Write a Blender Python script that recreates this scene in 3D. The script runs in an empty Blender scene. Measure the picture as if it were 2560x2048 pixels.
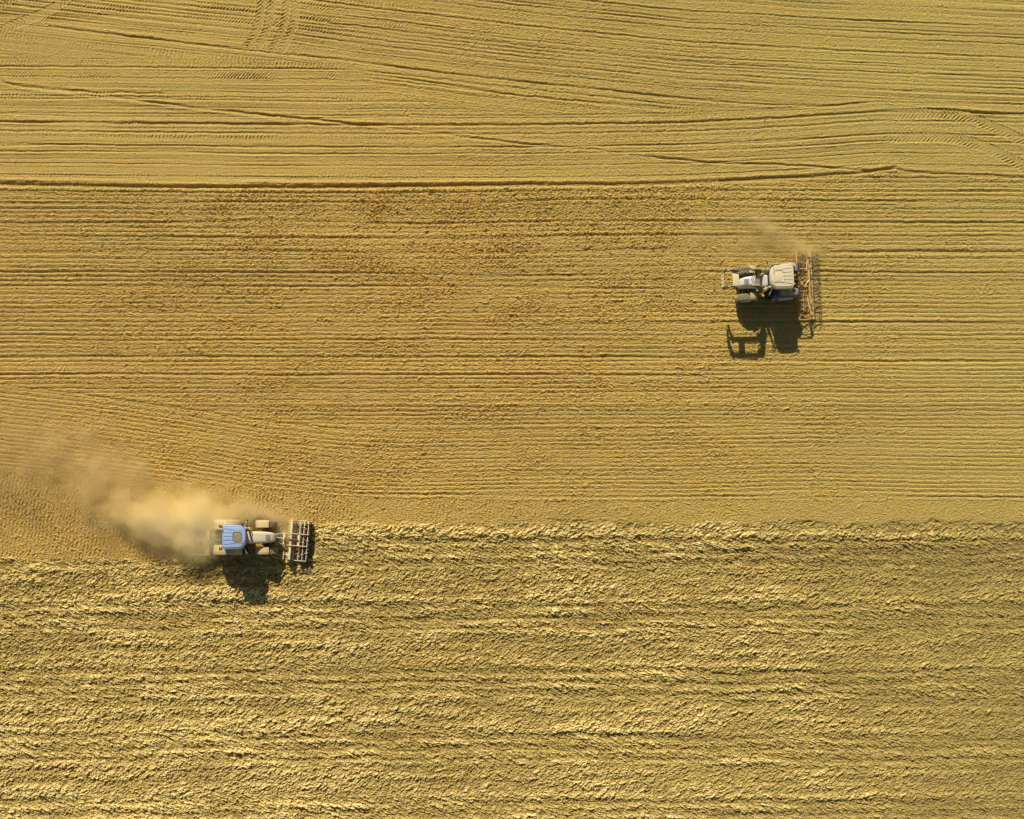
import bpy, bmesh, math, random
import numpy as np
from mathutils import Vector, Matrix

# ------------------------------------------------------------------ scale
# survey map of the field: map units (u to the east, v to the south), 35 units = 1 m
K = 35.0
CU, CV = 1280.0, 1024.0
def mapx(u): return (u - CU) / K
def mapy(v): return (CV - v) / K

SUN_EL = math.radians(34.5)
SUN_AZ = math.radians(16.5)      # shadows fall to the south, 15 deg towards east
sc = bpy.context.scene
col = sc.collection

# ------------------------------------------------------------------ noise
rng = np.random.default_rng(11)
STEPX, STEPY = 0.042, 0.031
MARG = 5.0
X0, X1 = mapx(0) - MARG, mapx(2560) + MARG
Y0, Y1 = mapy(2048) - MARG, mapy(0) + MARG
NX = int((X1 - X0) / STEPX) + 1
NY = int((Y1 - Y0) / STEPY) + 1
xs = (X0 + np.arange(NX) * STEPX).astype(np.float32)
ys = (Y0 + np.arange(NY) * STEPY).astype(np.float32)
U1 = xs * K + CU
V1 = CV - ys * K
U = np.broadcast_to(U1[None, :], (NY, NX)).astype(np.float32)
V = np.broadcast_to(V1[:, None], (NY, NX)).astype(np.float32)

def fnoise(lx, ly, shape=None, seed=None, ang=0.0, bw=1.0):
    """band-limited random field, feature size lx (east) by ly (north) in metres"""
    ny, nx = shape or (NY, NX)
    r = np.random.default_rng(seed if seed is not None else rng.integers(1 << 30))
    w = r.standard_normal((ny, nx)).astype(np.float32)
    f = np.fft.rfft2(w)
    fx = np.fft.rfftfreq(nx, STEPX)[None, :]
    fy = np.fft.fftfreq(ny, STEPY)[:, None]
    c, s = math.cos(ang), math.sin(ang)
    a = (fx * c + fy * s) * lx
    b = (-fx * s + fy * c) * ly
    k2 = a * a + b * b
    f *= np.exp(-k2 * 2.0 * bw)
    out = np.fft.irfft2(f, s=(ny, nx)).astype(np.float32)
    out -= out.mean()
    return out / (out.std() + 1e-9)

def noise1(scale, n, seed):
    """smooth 1-D random profile sampled each map unit; feature size 'scale' units"""
    r = np.random.default_rng(seed)
    w = r.standard_normal(n)
    f = np.fft.rfft(w)
    k = np.fft.rfftfreq(n) * scale
    o = np.fft.irfft(f * np.exp(-k * k * 2.0), n=n)
    return (o / o.std()).astype(np.float32)

def smooth(a, b, x):
    t = np.clip((x - a) / (b - a), 0, 1)
    return t * t * (3 - 2 * t)

def poly(pts, u):
    p = np.array(pts, dtype=np.float64)
    return np.interp(u, p[:, 0], p[:, 1]).astype(np.float32)

def lookup(tab, s, off, res=1.0):
    x = (s + off) * res
    i = np.floor(x).astype(np.int32)
    f = (x - i).astype(np.float32)
    n = len(tab)
    return tab[np.clip(i, 0, n - 1)] * (1 - f) + tab[np.clip(i + 1, 0, n - 1)] * f

_R = np.random.default_rng(99).random((512, 512, 5)).astype(np.float32)
_RX = np.ascontiguousarray(_R[..., 0]).ravel(); _RY = np.ascontiguousarray(_R[..., 1]).ravel()
_RA = np.ascontiguousarray(_R[..., 2]).ravel(); _RB = np.ascontiguousarray(_R[..., 3]).ravel()
_RC = np.ascontiguousarray(_R[..., 4]).ravel()
def cells(p, q, seed, jit=0.9):
    """cellular noise -> F1, F2, and for the nearest cell: random values and local offset"""
    p = p.astype(np.float32) + np.float32((seed * 37) % 101); q = q.astype(np.float32) + np.float32((seed * 53) % 97)
    ip = np.floor(p).astype(np.int32); iq = np.floor(q).astype(np.int32)
    fp = p - ip; fq = q - iq
    f1 = np.full(p.shape, 9.0, np.float32); f2 = f1.copy()
    W = np.zeros(p.shape, np.int32)
    OX = np.zeros(p.shape, np.float32); OY = np.zeros(p.shape, np.float32)
    for dj in (-1, 0, 1):
        for di in (-1, 0, 1):
            k = (((iq + dj) & 511) << 9) | ((ip + di) & 511)
            dx = fp - (di + 0.5 + (_RX[k] - 0.5) * jit)
            dy = fq - (dj + 0.5 + (_RY[k] - 0.5) * jit)
            d = dx * dx + dy * dy
            m = d < f1
            f2 = np.where(m, f1, np.minimum(f2, d))
            f1 = np.where(m, d, f1)
            W = np.where(m, k, W)
            OX = np.where(m, dx, OX); OY = np.where(m, dy, OY)
    return np.sqrt(f1), np.sqrt(f2), _RA[W], _RB[W], _RC[W], OX, OY

def clods(p, q, seed, edge=0.35, tilt=0.6, power=1.5, lowest=0.25):
    """broken soil: facetted lumps parted by cracks, 0..~1.3"""
    f1, f2, A, B, C, OX, OY = cells(p, q, seed)
    e = np.clip((f2 - f1) / edge, 0, 1)
    e = np.sqrt(e * (2 - e))
    h = lowest + (1 - lowest) * A ** power + tilt * ((B - 0.5) * OX + (C - 0.5) * OY) * 1.6
    return e * h * (1.05 - 0.35 * f1 * f1)

H = np.zeros((NY, NX), np.float32)

# ------------------------------------------------------------------ zones
NW = fnoise(1.2, 0.5, seed=3)             # wobble
NW2 = fnoise(0.35, 0.18, seed=4)
NL = fnoise(9, 4, seed=5)                # slow change
NL2 = fnoise(5, 0.8, seed=6).clip(-1.6, 1.6)
G1 = fnoise(0.045, 0.038, seed=7)          # grain
G2 = fnoise(0.12, 0.09, seed=8)

plough_edge = poly([(-300, 1397), (430, 1397), (560, 1392), (700, 1352), (765, 1308), (800, 1306), (2900, 1306)], U)
plough = smooth(-5, 9, V - plough_edge + 3.0 * NW + 1.5 * NW2)

fan_low = poly([(-300, 1130), (0, 1168), (250, 1190), (520, 1216), (860, 1240), (1300, 1252), (2900, 1252)], U)
harrow = smooth(-5, 5, V - fan_low + 2.0 * NW) * (1 - plough)      # cross-worked headland strip
furrow_c = poly([(-200, 458), (0, 460), (400, 468), (860, 468), (1300, 462), (1548, 462), (1720, 458),
                 (2060, 440), (2190, 428), (2236, 421), (2262, 430), (2340, 434), (2560, 444), (2800, 450)], U)
top = smooth(4, -4, V - furrow_c)                                  # rolled seedbed
mid = (1 - top) * (1 - plough) * (1 - harrow)                      # drilled rows
ab = poly([(-200, 125), (0, 138), (500, 150), (880, 160), (960, 232), (1200, 276), (1400, 288),
           (1720, 284), (2060, 262), (2200, 268), (2800, 275)], U)
topA = top * smooth(4, -4, V - ab + 1.5 * NW)
topB = top * (1 - smooth(4, -4, V - ab + 1.5 * NW))

right_soft = smooth(1500, 2500, U)
far_left = smooth(450, 0, U)

# ------------------------------------------------------------------ top: long shallow lines
def streaks(s, seed, n=2600, off=900):
    rr = np.random.default_rng(seed)
    prof = 0.30 * noise1(7, n * 2, seed + 1) + 0.55 * noise1(22, n * 2, seed + 2)
    fine = noise1(3.0, n * 2, seed + 3) * 0.16
    tab = prof + fine
    # narrow grooves left by roller edges
    k = 0
    x = np.arange(n * 2) / 2.0
    while k < n:
        k += rr.uniform(6, 22)
        d = rr.choice([0.8, 1.3, 1.9, 2.6], p=[.42, .32, .18, .08])
        w = rr.uniform(1.1, 1.6) * (1 + 0.15 * d)
        tab -= d * np.exp(-((x - k) / w) ** 2) * 1.1
        tab += 0.55 * d * np.exp(-((x - k - 2.4 * w) / (w * 1.5)) ** 2)
    return lookup(tab.astype(np.float32), s, off, 2.0)

cA = poly([(-300, -62), (-200, -55), (0, -33), (308, 0), (688, 38), (860, 62), (1060, 86), (1300, 114),
           (1720, 156), (2160, 180), (2560, 196), (2800, 204)], U)
cB = poly([(-200, -10), (0, -8), (860, 0), (1300, 0), (1700, -6), (2000, -20), (2200, -34), (2560, -28), (2800, -24)], U)
NS = fnoise(6.0, 1.5, seed=9)
sA = V - cA + 1.4 * NS + 0.25 * NW
sB = V - cB + 1.2 * NS + 0.25 * NW

def stamped(s, seed, off=900, n=2600):
    """bands of roller / tyre stamping along the lines"""
    rr = np.random.default_rng(seed)
    out = np.zeros_like(s)
    kind = np.zeros(n, np.float32); amp = np.zeros(n, np.float32)
    k = 10.0
    while k < n - 60:
        w = rr.uniform(14, 24)
        t = rr.choice([0, 1, 2, 3], p=[.25, .35, .25, .15])
        a, b = int(k), int(k + w)
        kind[a:b] = t
        prof = np.sin(np.linspace(0, math.pi, b - a)) ** 0.5
        amp[a:b] = prof * rr.uniform(0.5, 1.0)
        k += w + rr.uniform(2, 12)
    i = np.clip((s + off).astype(np.int32), 0, n - 1)
    kk = kind[i]; aa = amp[i]
    ph = U * (2 * math.pi / 9.4) + 0.6 * NW2
    tick = np.tanh(1.6 * np.sin(ph))
    diag = np.sin((U + 0.9 * s) * (2 * math.pi / 8.0) + 0.7 * NW2)
    dots = np.sin(U * (2 * math.pi / 7.6)) * np.sin(s * (2 * math.pi / 7.5))
    out = np.where(kk == 1, tick * 1.0, out)
    out = np.where(kk == 2, diag * 0.8, out)
    out = np.where(kk == 3, dots * 1.0, out)
    return out * aa

stA = stamped(sA, 71); stB = stamped(sB, 82)
patch = np.clip(0.55 + 0.35 * fnoise(4, 1.2, seed=31), 0.12, 1.3)
left_clear = 1 - 0.62 * smooth(600, 1300, U)
H += topA * (0.0155 * streaks(sA, 41) * (0.8 + 0.3 * NL2.clip(-1.5, 1.5)) + 0.040 * stA * patch * left_clear)
H += topB * (0.0140 * streaks(sB, 52) * (0.8 + 0.3 * NL2.clip(-1.5, 1.5)) + 0.040 * stB * patch * left_clear)

# ------------------------------------------------------------------ drilled rows (middle)
c_fan = poly([(-300, 900), (0, 962), (200, 985), (460, 1020), (640, 1050), (860, 1073), (1000, 1078), (1300, 1073),
              (1720, 1071), (2050, 1064), (2300, 1069), (2560, 1072), (2800, 1074)], U)
c_mid = poly([(-200, -4), (0, -2), (400, 2), (900, 4), (1300, 0), (1700, -6), (2100, 0), (2800, 4)], U)
ramp = smooth(470, 900, V)
fan_zone = smooth(-3, 3, V - c_fan)
# rows of the lower fan close up towards the west
sM = V - c_mid * (1 - ramp) + 0.45 * NW + 0.7 * NS
sF = V - c_fan + 0.45 * NW + 0.5 * NS
def rows(s, per, seed):
    tab = noise1(60, 6000, seed)
    amp = np.clip(1 + 0.22 * noise1(14, 6000, seed + 1), 0.5, 1.5)
    ph = s * (2 * math.pi / per) + 0.35 * lookup(tab, s, 1200, 2.0)
    r = np.sin(ph) + 0.25 * np.sin(2 * ph + 0.8)
    return r * lookup(amp, s, 1200, 2.0), ph
rM, phM = rows(sM, 11.2, 61)
rF, phF = rows(sF, 10.8, 66)
row_amp = 0.021 * np.clip(0.95 + 0.22 * fnoise(7, 1.2, seed=34), 0.45, 1.4)
worn = 1 - 0.45 * smooth(250, 0, np.abs(V - 560)) * smooth(300, 800, U) * smooth(2300, 1500, U)
rr_ = (1 - fan_zone) * rM * worn + fan_zone * rF
H += mid * row_amp * rr_
slow = 0.012 * lookup(noise1(40, 6000, 91), sM, 1200, 2.0) * (1 - fan_zone) + 0.008 * lookup(noise1(34, 6000, 92), sF, 1200, 2.0) * fan_zone
H += mid * slow * 0.8

# ------------------------------------------------------------------ cross-worked strip
sH = U + (V - 1300) * 0.10 * smooth(900, 100, U) + 1.2 * NW2 + 1.2 * NW
strip_clear = smooth(2300, 1500, U) * 0.75 + 0.25
H += harrow * (0.014 + 0.024 * smooth(1000, 600, U)) * np.sin(sH * (2 * math.pi / 9.6)) * strip_clear * np.clip(0.75 + 0.4 * fnoise(2.2, 2.2, seed=36), 0.1, 1.4)

# ------------------------------------------------------------------ grains and crumbs everywhere but the plough
S = K  # units per metre
Wx = 0.35 * fnoise(0.2, 0.2, seed=37); Wy = 0.35 * fnoise(0.2, 0.2, seed=38)
sel = (V1 < 1430)
iy = np.where(sel)[0]; a0, a1 = iy.min(), iy.max() + 1
p = U[a0:a1] / 5.4 + 0.5 * Wx[a0:a1]; q = V[a0:a1] / 4.4 + 0.5 * Wy[a0:a1]
f1, f2, A, B, C, OX, OY = cells(p, q, 101, 1.0)
cr = np.sqrt(np.clip(1 - (f1 / (0.30 + 0.30 * B)) ** 2, 0, 1)) * (0.15 + 0.85 * A ** 2.2) + 0.25 * np.clip((f2 - f1) / 0.4, 0, 1)
p = U[a0:a1] / 10.5 + Wy[a0:a1]; q = V[a0:a1] / 8.0 - Wx[a0:a1]
f1, f2, A, B, C, OX, OY = cells(p, q, 133)
big = np.clip(1 - f1 / (0.22 + 0.3 * B), 0, 1) ** 0.6 * (A > 0.86) * (0.5 + 0.5 * B)
rough = np.clip(0.95 + 0.30 * fnoise(3.5, 1.6, seed=39), 0.4, 1.7)[a0:a1]
blotch = np.exp(-(((U - 1250) / 720) ** 2 + ((V - 640) / 210) ** 2))[a0:a1]
blotch2 = np.exp(-(((U - 900) / 500) ** 2 + ((V - 1050) / 190) ** 2))[a0:a1]
m_ = mid[a0:a1]; t_ = top[a0:a1]; h_ = harrow[a0:a1]
sof = 1 - 0.45 * right_soft[a0:a1]
lef = 1 - 0.50 * far_left[a0:a1] * smooth(1150, 900, V[a0:a1])
amp_c = m_ * (0.062 + 0.026 * blotch + 0.014 * blotch2) * lef + t_ * (0.007 + 0.022 * smooth(600, 1300, U[a0:a1])) + h_ * 0.046
H[a0:a1] += amp_c * cr * rough * sof
H[a0:a1] += (m_ * (0.09 + 0.04 * blotch) * lef + t_ * 0.03 + h_ * 0.08) * big * sof
H += (0.0105 * G1 + 0.0060 * G2) * (1 - plough) * (0.35 * top * (1 + smooth(500, 1300, U)) + 1.25 * (1 - top)) * (1 - 0.3 * right_soft)

# ------------------------------------------------------------------ ploughed field
sel = (V1 > 1285)
iy = np.where(sel)[0]; b0, b1 = iy.min(), iy.max() + 1
u = U[b0:b1]; v = V[b0:b1]
sh = (b1 - b0, NX)
w1 = fnoise(0.9, 0.5, sh, 201); w2 = fnoise(0.3, 0.3, sh, 202); w3 = fnoise(0.3, 0.3, sh, 203)
w4 = fnoise(4.0, 1.0, sh, 204); w5 = fnoise(0.12, 0.12, sh, 205); w6 = fnoise(6.0, 0.5, sh, 206)
vv = v + 3 * w1 + 3 * w4 + 4 * np.sin(u / 410.0) - 6 * smooth(1200, 2500, u)
fr = ((vv - 1343) / 163.0) % 1.0
k_pass = np.floor((vv - 1343) / 163.0)
# share of 'forward' leaning clods
up = smooth(0.44, 0.53, fr) * (1 - smooth(0.965, 1.0, fr)) + smooth(0.035, 0.0, fr)
def field(ang, lx, ly, seed, edge, tilt, power, lowest):
    c, s = math.cos(ang), math.sin(ang)
    pu = (u * c - v * s); pv = (u * s + v * c)
    return clods(pu / lx + 0.26 * w2 + 0.07 * w5, pv / ly + 0.26 * w3 + 0.07 * w5, seed, edge, tilt, power, lowest)
upA = field(math.radians(31), 15.5, 5.8, 301, 0.24, 0.8, 1.0, 0.45)
upB = field(math.radians(36), 10, 4.7, 302, 0.28, 0.8, 1.0, 0.45)
dnA = field(math.radians(-20), 17, 5.6, 303, 0.24, 0.8, 1.0, 0.45)
dnB = field(math.radians(-24), 10.5, 4.6, 304, 0.28, 0.8, 1.0, 0.45)
fineC = field(math.radians(5), 6.4, 4.4, 305, 0.5, 0.9, 1.5, 0.2)
# coarse / fine districts
coarse = np.clip(0.62 + 0.20 * w4 + 0.14 * w6 + 0.10 * w1, 0.2, 1.1)
cr_up = smooth(0.80, 0.95, fr) * (1 - smooth(0.985, 1.0, fr))      # thrown-up ridge at the end of each pass
first = np.exp(-((v - 1338) / 17.0) ** 2) * smooth(760, 830, u)
coarse = coarse + 0.22 * cr_up + 0.45 * first
calm = np.exp(-(((u - 980) / 420) ** 2 + ((v - 1690) / 50) ** 2)) + 0.8 * np.exp(-(((u - 380) / 330) ** 2 + ((v - 1640) / 34) ** 2))
coarse = coarse * (1 - 0.65 * np.clip(calm, 0, 1))
A_ = up * upA + (1 - up) * dnA
B_ = up * upB + (1 - up) * dnB
amp = (0.200 * coarse * A_ + (0.160 - 0.03 * coarse) * B_ + 0.040 * fineC) * (1.0 + 0.18 * smooth(1500, 300, u))
# furrow slices inside a pass
sl = v + 1.6 * w1 + 1.5 * w4
furr = np.sin(sl * (2 * math.pi / 27.2) + 0.25 * w4) * 0.032 * np.clip(1.0 + 0.3 * w1 + 0.25 * w6, 0.3, 1.8) + np.sin(sl * (2 * math.pi / 13.6) + w6) * 0.008
ridge = 0.035 * np.exp(-((fr - 0.90) / 0.06) ** 2) - 0.03 * np.exp(-(((fr + 0.02) % 1.0 - 0.02) / 0.035) ** 2)
soft_r = 1 - 0.38 * smooth(1700, 2560, u)
Hp = (amp + furr * (1 - 0.5 * up) + ridge * (0.7 + 0.4 * w6.clip(-1, 1))) * soft_r - 0.21 + 0.004 * w5 + 0.005 * G1[b0:b1]
H[b0:b1] = H[b0:b1] * (1 - plough[b0:b1]) + Hp * plough[b0:b1]

# ------------------------------------------------------------------ single furrows
def crop(pts, pad):
    P = np.array(pts, np.float32)
    i0 = max(int(((P[:, 0].min() - pad) - U1[0]) / (STEPX * K)), 0)
    i1 = min(int(((P[:, 0].max() + pad) - U1[0]) / (STEPX * K)) + 1, NX)
    vmin, vmax = P[:, 1].min() - pad, P[:, 1].max() + pad
    j0 = max(int((V1[0] - vmax) / (STEPY * K)), 0)
    j1 = min(int((V1[0] - vmin) / (STEPY * K)) + 1, NY)
    return slice(j0, j1), slice(i0, i1)

def path_coords(pts, jj, ii):
    """signed distance and arc length along a polyline (map units)"""
    P = np.array(pts, np.float32)
    # refine with a smooth curve
    t = np.concatenate([[0], np.cumsum(np.hypot(*(P[1:] - P[:-1]).T))])
    tt = np.linspace(0, t[-1], max(8, int(t[-1] / 14)))
    def cr_(c):
        return np.interp(tt, t, c)
    Q = np.stack([cr_(P[:, 0]), cr_(P[:, 1])], 1)
    for _ in range(3):
        Q[1:-1] = 0.25 * Q[:-2] + 0.5 * Q[1:-1] + 0.25 * Q[2:]
    uu, vq = U[jj, ii], V[jj, ii]
    best = np.full(uu.shape, 1e9, np.float32); D = best.copy(); T = np.zeros_like(best); base = 0.0
    for a, b in zip(Q[:-1], Q[1:]):
        d = b - a; L = float(np.hypot(*d))
        if L < 1e-6: continue
        d = d / L
        rx = uu - a[0]; ry = vq - a[1]
        s = rx * d[0] + ry * d[1]
        sc_ = np.clip(s, 0, L)
        ex = rx - sc_ * d[0]; ey = ry - sc_ * d[1]
        dd = np.hypot(ex, ey)
        sg = rx * -d[1] + ry * d[0]
        m = dd < best
        best = np.where(m, dd, best)
        D = np.where(m, np.sign(sg) * dd, D)
        T = np.where(m, base + sc_, T)
        base += L
    return D, T, base

def furrow(pts, depth, w=3.0, bank=0.5, taper=40, rag=0.18):
    jj, ii = crop(pts, 26)
    D, T, L = path_coords(pts, jj, ii)
    D = D + 0.45 * NW[jj, ii] + 0.45 * NW2[jj, ii]
    a = smooth(0, taper, T) * smooth(0, taper, L - T) if taper else 1.0
    a = a * np.clip(1 + rag * NL2[jj, ii], 0.2, 1.8)
    H[jj, ii] += a * (-depth * np.exp(-(D / w) ** 2) + depth * bank * np.exp(-((D + 1.9 * w) / (1.3 * w)) ** 2)
                      + depth * bank * 0.8 * np.exp(-((D - 2.2 * w) / (1.4 * w)) ** 2))

def from_curve(offset, c, u0, u1):
    us = np.arange(u0, u1 + 1, 60.0)
    return [(float(a), float(b)) for a, b in zip(us, poly(c, us) + offset)]
CA = [(-300, -62), (-200, -55), (0, -33), (308, 0), (688, 38), (860, 62), (1060, 86), (1300, 114), (1720, 156), (2160, 180), (2560, 196), (2800, 204)]
main = [(-200, 458), (0, 460), (400, 468), (860, 468), (1300, 462), (1548, 462), (1720, 458), (2060, 440), (2190, 428), (2236, 421)]
furrow(main, 0.09, 4.6, 0.42, 0, 0.12)
furrow([(-200, 458), (0, 460), (400, 468), (860, 468), (1300, 462), (1570, 462)], 0.06, 4.4, 0.3, 60, 0.2)
furrow([(2150, 432), (2200, 426), (2238, 421)], 0.07, 3.0, 0.5, 16, 0.1)
furrow([(2236, 424), (2262, 430), (2340, 434), (2560, 444), (2800, 450)], 0.085, 3.2, 0.5, 10, 0.2)
furrow(from_curve(0, CA, -200, 2800), 0.042, 2.5, 0.5, 0)
furrow(from_curve(-50, CA, 500, 2800), 0.048, 2.6, 0.5, 120)
furrow([(96, 63), (350, 94), (608, 126), (860, 150), (1100, 182), (1300, 204), (1720, 248), (1900, 262), (2060, 266), (2200, 256)], 0.045, 2.6, 0.45, 60, 0.2)
furrow([(960, 190), (1300, 240), (1720, 276)], 0.035, 2.4, 0.5, 60)
for off in (28, 42, 66, 108, 126, -22, -84, -100, -128):
    furrow(from_curve(off, CA, 900 if off > 90 else -200, 1700 if off > 90 else 2800), 0.030, 2.2, 0.5, 50)
furrow([(-150, 190), (0, 206), (240, 232), (348, 254), (540, 276), (752, 297), (860, 308), (1150, 340), (1332, 362), (1484, 374), (1620, 393), (1792, 408), (1940, 412), (2120, 423), (2230, 430)], 0.020, 2.4, 0.5, 40)
furrow([(0, 206), (24, 212), (140, 226), (240, 231), (420, 234)], 0.05, 2.8, 0.5, 20)
furrow([(348, 254), (420, 260), (480, 266)], 0.04, 2.6, 0.4, 30)
furrow([(540, 275), (650, 286), (752, 296), (860, 308), (990, 316)], 0.05, 3.0, 0.5, 60)
furrow([(1100, 338), (1172, 346), (1250, 354), (1332, 362), (1400, 363)], 0.045, 2.8, 0.5, 50)
furrow([(1400, 372), (1510, 374)], 0.045, 2.8, 0.5, 40)
furrow([(1610, 393), (1712, 400), (1792, 408), (1940, 412), (2120, 423), (2180, 428)], 0.045, 2.8, 0.5, 50)
# faint bright bank crossing the rolled ground
jj, ii = crop([(40, 218), (800, 312)], 20)
D, T, L = path_coords([(40, 218), (340, 256), (540, 278), (800, 314)], jj, ii)
H[jj, ii] += 0.03 * np.exp(-((D - 4) / 4.5) ** 2) * smooth(0, 40, T) * smooth(0, 40, L - T)
for vv0, dd, ww in ((286, .022, 2), (309, .05, 2.8), (332, .04, 2.6), (364, .03, 2.2), (382, .025, 2.2), (412, .02, 2.0), (441, .02, 2.0), (170, .035, 2.6), (196, .03, 2.2), (243, .03, 2.2)):
    cbp = [(-200, -10), (0, -8), (860, 0), (1300, 0), (1700, -6), (2000, -20), (2200, -34), (2560, -28), (2800, -24)]
    if vv0 < 250:
        furrow(from_curve(vv0 + 4, cbp, -200, 900), dd, ww, 0.5, 50)
    else:
        furrow(from_curve(vv0 + 4, cbp, -200, 2800), dd, ww, 0.5, 50)
for pts, dd, ww in (
    ([(-200, 505), (300, 508), (700, 506), (1000, 509), (1250, 506), (1420, 499), (1720, 500), (2560, 508), (2800, 508)], .050, 3.0),
    ([(-200, 482), (600, 484), (1400, 482), (2100, 476), (2800, 480)], .03, 3),
    ([(-200, 560), (300, 558), (700, 552), (1100, 560), (1500, 552), (2060, 556), (2800, 560)], .05, 3.2),
    ([(400, 594), (900, 597), (1200, 598), (1500, 588), (2000, 590)], .045, 3.2),
    ([(-200, 629), (200, 630), (560, 628), (1000, 632), (1300, 630), (1700, 622)], .045, 3.2),
    ([(2040, 630), (2300, 629), (2800, 631)], .075, 3.4),
    ([(-200, 680), (250, 680), (760, 682), (1300, 690), (1800, 680), (2560, 684), (2800, 684)], .050, 3.0),
    ([(-200, 716), (400, 718), (1000, 716), (1700, 722)], .045, 3.0),
    ([(1300, 812), (1700, 808), (2100, 806), (2800, 814)], .05, 3.4),
    ([(-200, 858), (400, 852), (1100, 850), (1800, 856), (2800, 852)], .04, 3.0),
    ([(-200, 896), (400, 890), (900, 894), (1500, 892), (2200, 904), (2800, 900)], .05, 3.4),
    ([(-200, 938), (300, 934), (700, 940), (1300, 936), (1800, 942)], .055, 3.4),
    ([(-20, 962), (200, 986), (460, 1022), (640, 1051), (860, 1075), (1000, 1079), (1300, 1075), (1720, 1072), (2050, 1065), (2300, 1070), (2800, 1074)], .045, 3.4),
    ([(600, 1000), (1100, 1002), (1900, 996)], .03, 3.0),
    ([(860, 1232), (1300, 1240), (2000, 1242), (2800, 1246)], .03, 3.0),
):
    furrow(pts, dd, ww, 0.5, 60)

# ------------------------------------------------------------------ tyre tracks with chevron lugs
def track(pts, hw, depth=0.03, per=10.0, lug=0.028, fade=20, flip=1, k=0.62):
    jj, ii = crop(pts, hw + 14)
    D, T, L = path_coords(pts, jj, ii)
    inside = smooth(hw + 1.5, hw - 1.5, np.abs(D))
    f = smooth(0, fade, T + 1) * smooth(0, fade, L - T + 1)
    f = f * ((T > 0.01) & (T < L - 0.01))
    stag = np.where(D > 0, 0.5, 0.0)
    ph = (T + flip * np.abs(D) * k * 1.4) / per + stag * 0.5
    tri = np.abs((ph % 1.0) - 0.5) * 2
    pat = smooth(0.25, 0.75, tri) - 0.5
    base = H[jj, ii]
    lug = lug * np.clip(0.85 + 0.35 * fnoise(1.6, 1.6, seed=int(hw * 100 + T.shape[0]))[jj, ii], 0.25, 1.5) * (0.9 + 0.5 * np.clip(NW2[jj, ii], -1, 1))
    flat = base * (1 - 0.75 * inside * f)
    rim = np.exp(-((np.abs(D) - hw - 2.5) / 2.2) ** 2)
    H[jj, ii] = flat + f * (inside * (-depth + lug * pat) + 0.012 * rim)

track([(-60, 95), (-20, 84), (0, 78), (40, 60), (100, 38), (150, 12), (185, -18), (210, -60)], 11, 0.014, 11, 0.055, 20)
track([(-60, 40), (-10, 20), (20, 4), (50, -20), (80, -60)], 11, 0.014, 11, 0.055, 20)
for dx_, vv_ in ((0, 132), (25, 132), (64, 142), (87, 142)):
    track([(652 + dx_, -60), (654 + dx_, 0), (652 + dx_, 45), (641 + dx_, 84), (625 + dx_, 112), (604 + dx_, vv_)], 10.5, 0.018, 10, 0.050, 30, -1 if dx_ in (0, 64) else -1)
track([(2200, 287), (2260, 286), (2320, 284), (2380, 286), (2425, 294), (2480, 318), (2560, 352), (2640, 396)], 13, 0.012, 10.5, 0.042, 60, 1)
track([(2200, 348), (2280, 344), (2340, 344), (2390, 348), (2436, 358), (2480, 376), (2560, 416), (2640, 466)], 13, 0.012, 10.5, 0.042, 60, 1)
furrow([(2300, 274), (2400, 276), (2480, 286), (2560, 289), (2800, 292)], 0.05, 2.6, 0.5, 30)
# stone-like lumps lying singly on the rolled ground
for uu0, vv0, rr0 in ((248, 32, 5.5), (169, 34, 3), (1012, 208, 4), (290, 205, 3), (2492, 167, 4), (1358, 246, 3.5), (1560, 78, 3)):
    jj, ii = crop([(uu0, vv0)], 12)
    d = np.hypot((U[jj, ii] - uu0) * 1.0, (V[jj, ii] - vv0) * 1.25)
    H[jj, ii] += 0.011 * rr0 * np.clip(1 - (d / rr0) ** 2, 0, 1) ** 0.5

# ------------------------------------------------------------------ one ground sheet reaching the horizon
def grow(edge, sgn):
    out = []; d = 0.12; x = edge
    while abs(x) < 3500:
        x += sgn * d; out.append(x); d *= 1.22
    return out
gx0 = grow(xs[0], -1)[::-1]; gx1 = grow(xs[-1], 1)
gy0 = grow(ys[0], -1)[::-1]; gy1 = grow(ys[-1], 1)
GX = np.concatenate([gx0, xs, gx1]).astype(np.float32)
GY = np.concatenate([gy0, ys, gy1]).astype(np.float32)
MX, MY = len(GX), len(GY)
Z = np.pad(H, ((len(gy0), len(gy1)), (len(gx0), len(gx1))), mode='reflect' if False else 'edge')
fx = np.ones(MX, np.float32); fx[:len(gx0)] = np.linspace(0, 1, len(gx0)) ** 0.5; fx[len(gx0) + NX:] = np.linspace(1, 0, len(gx1)) ** 0.5
fy = np.ones(MY, np.float32); fy[:len(gy0)] = np.linspace(0, 1, len(gy0)) ** 2; fy[len(gy0) + NY:] = np.linspace(1, 0, len(gy1)) ** 2
Z = Z * fy[:, None] * fx[None, :]
co = np.empty((MY, MX, 3), np.float32)
co[..., 0] = GX[None, :]; co[..., 1] = GY[:, None]; co[..., 2] = Z
idx = np.arange(MX * MY, dtype=np.int32).reshape(MY, MX)
quads = np.stack([idx[:-1, :-1], idx[:-1, 1:], idx[1:, 1:], idx[1:, :-1]], -1).reshape(-1)
nq = len(quads) // 4
me = bpy.data.meshes.new('ground')
me.vertices.add(MX * MY)
me.vertices.foreach_set('co', co.reshape(-1))
me.loops.add(len(quads))
me.loops.foreach_set('vertex_index', quads)
me.polygons.add(nq)
me.polygons.foreach_set('loop_start', np.arange(0, nq * 4, 4, dtype=np.int32))
me.polygons.foreach_set('use_smooth', np.zeros(nq, bool))
me.update(calc_edges=True)
at = me.attributes.new('tilled', 'FLOAT', 'POINT')
pl = np.pad(plough, ((len(gy0), len(gy1)), (len(gx0), len(gx1))), mode='edge')
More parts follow.
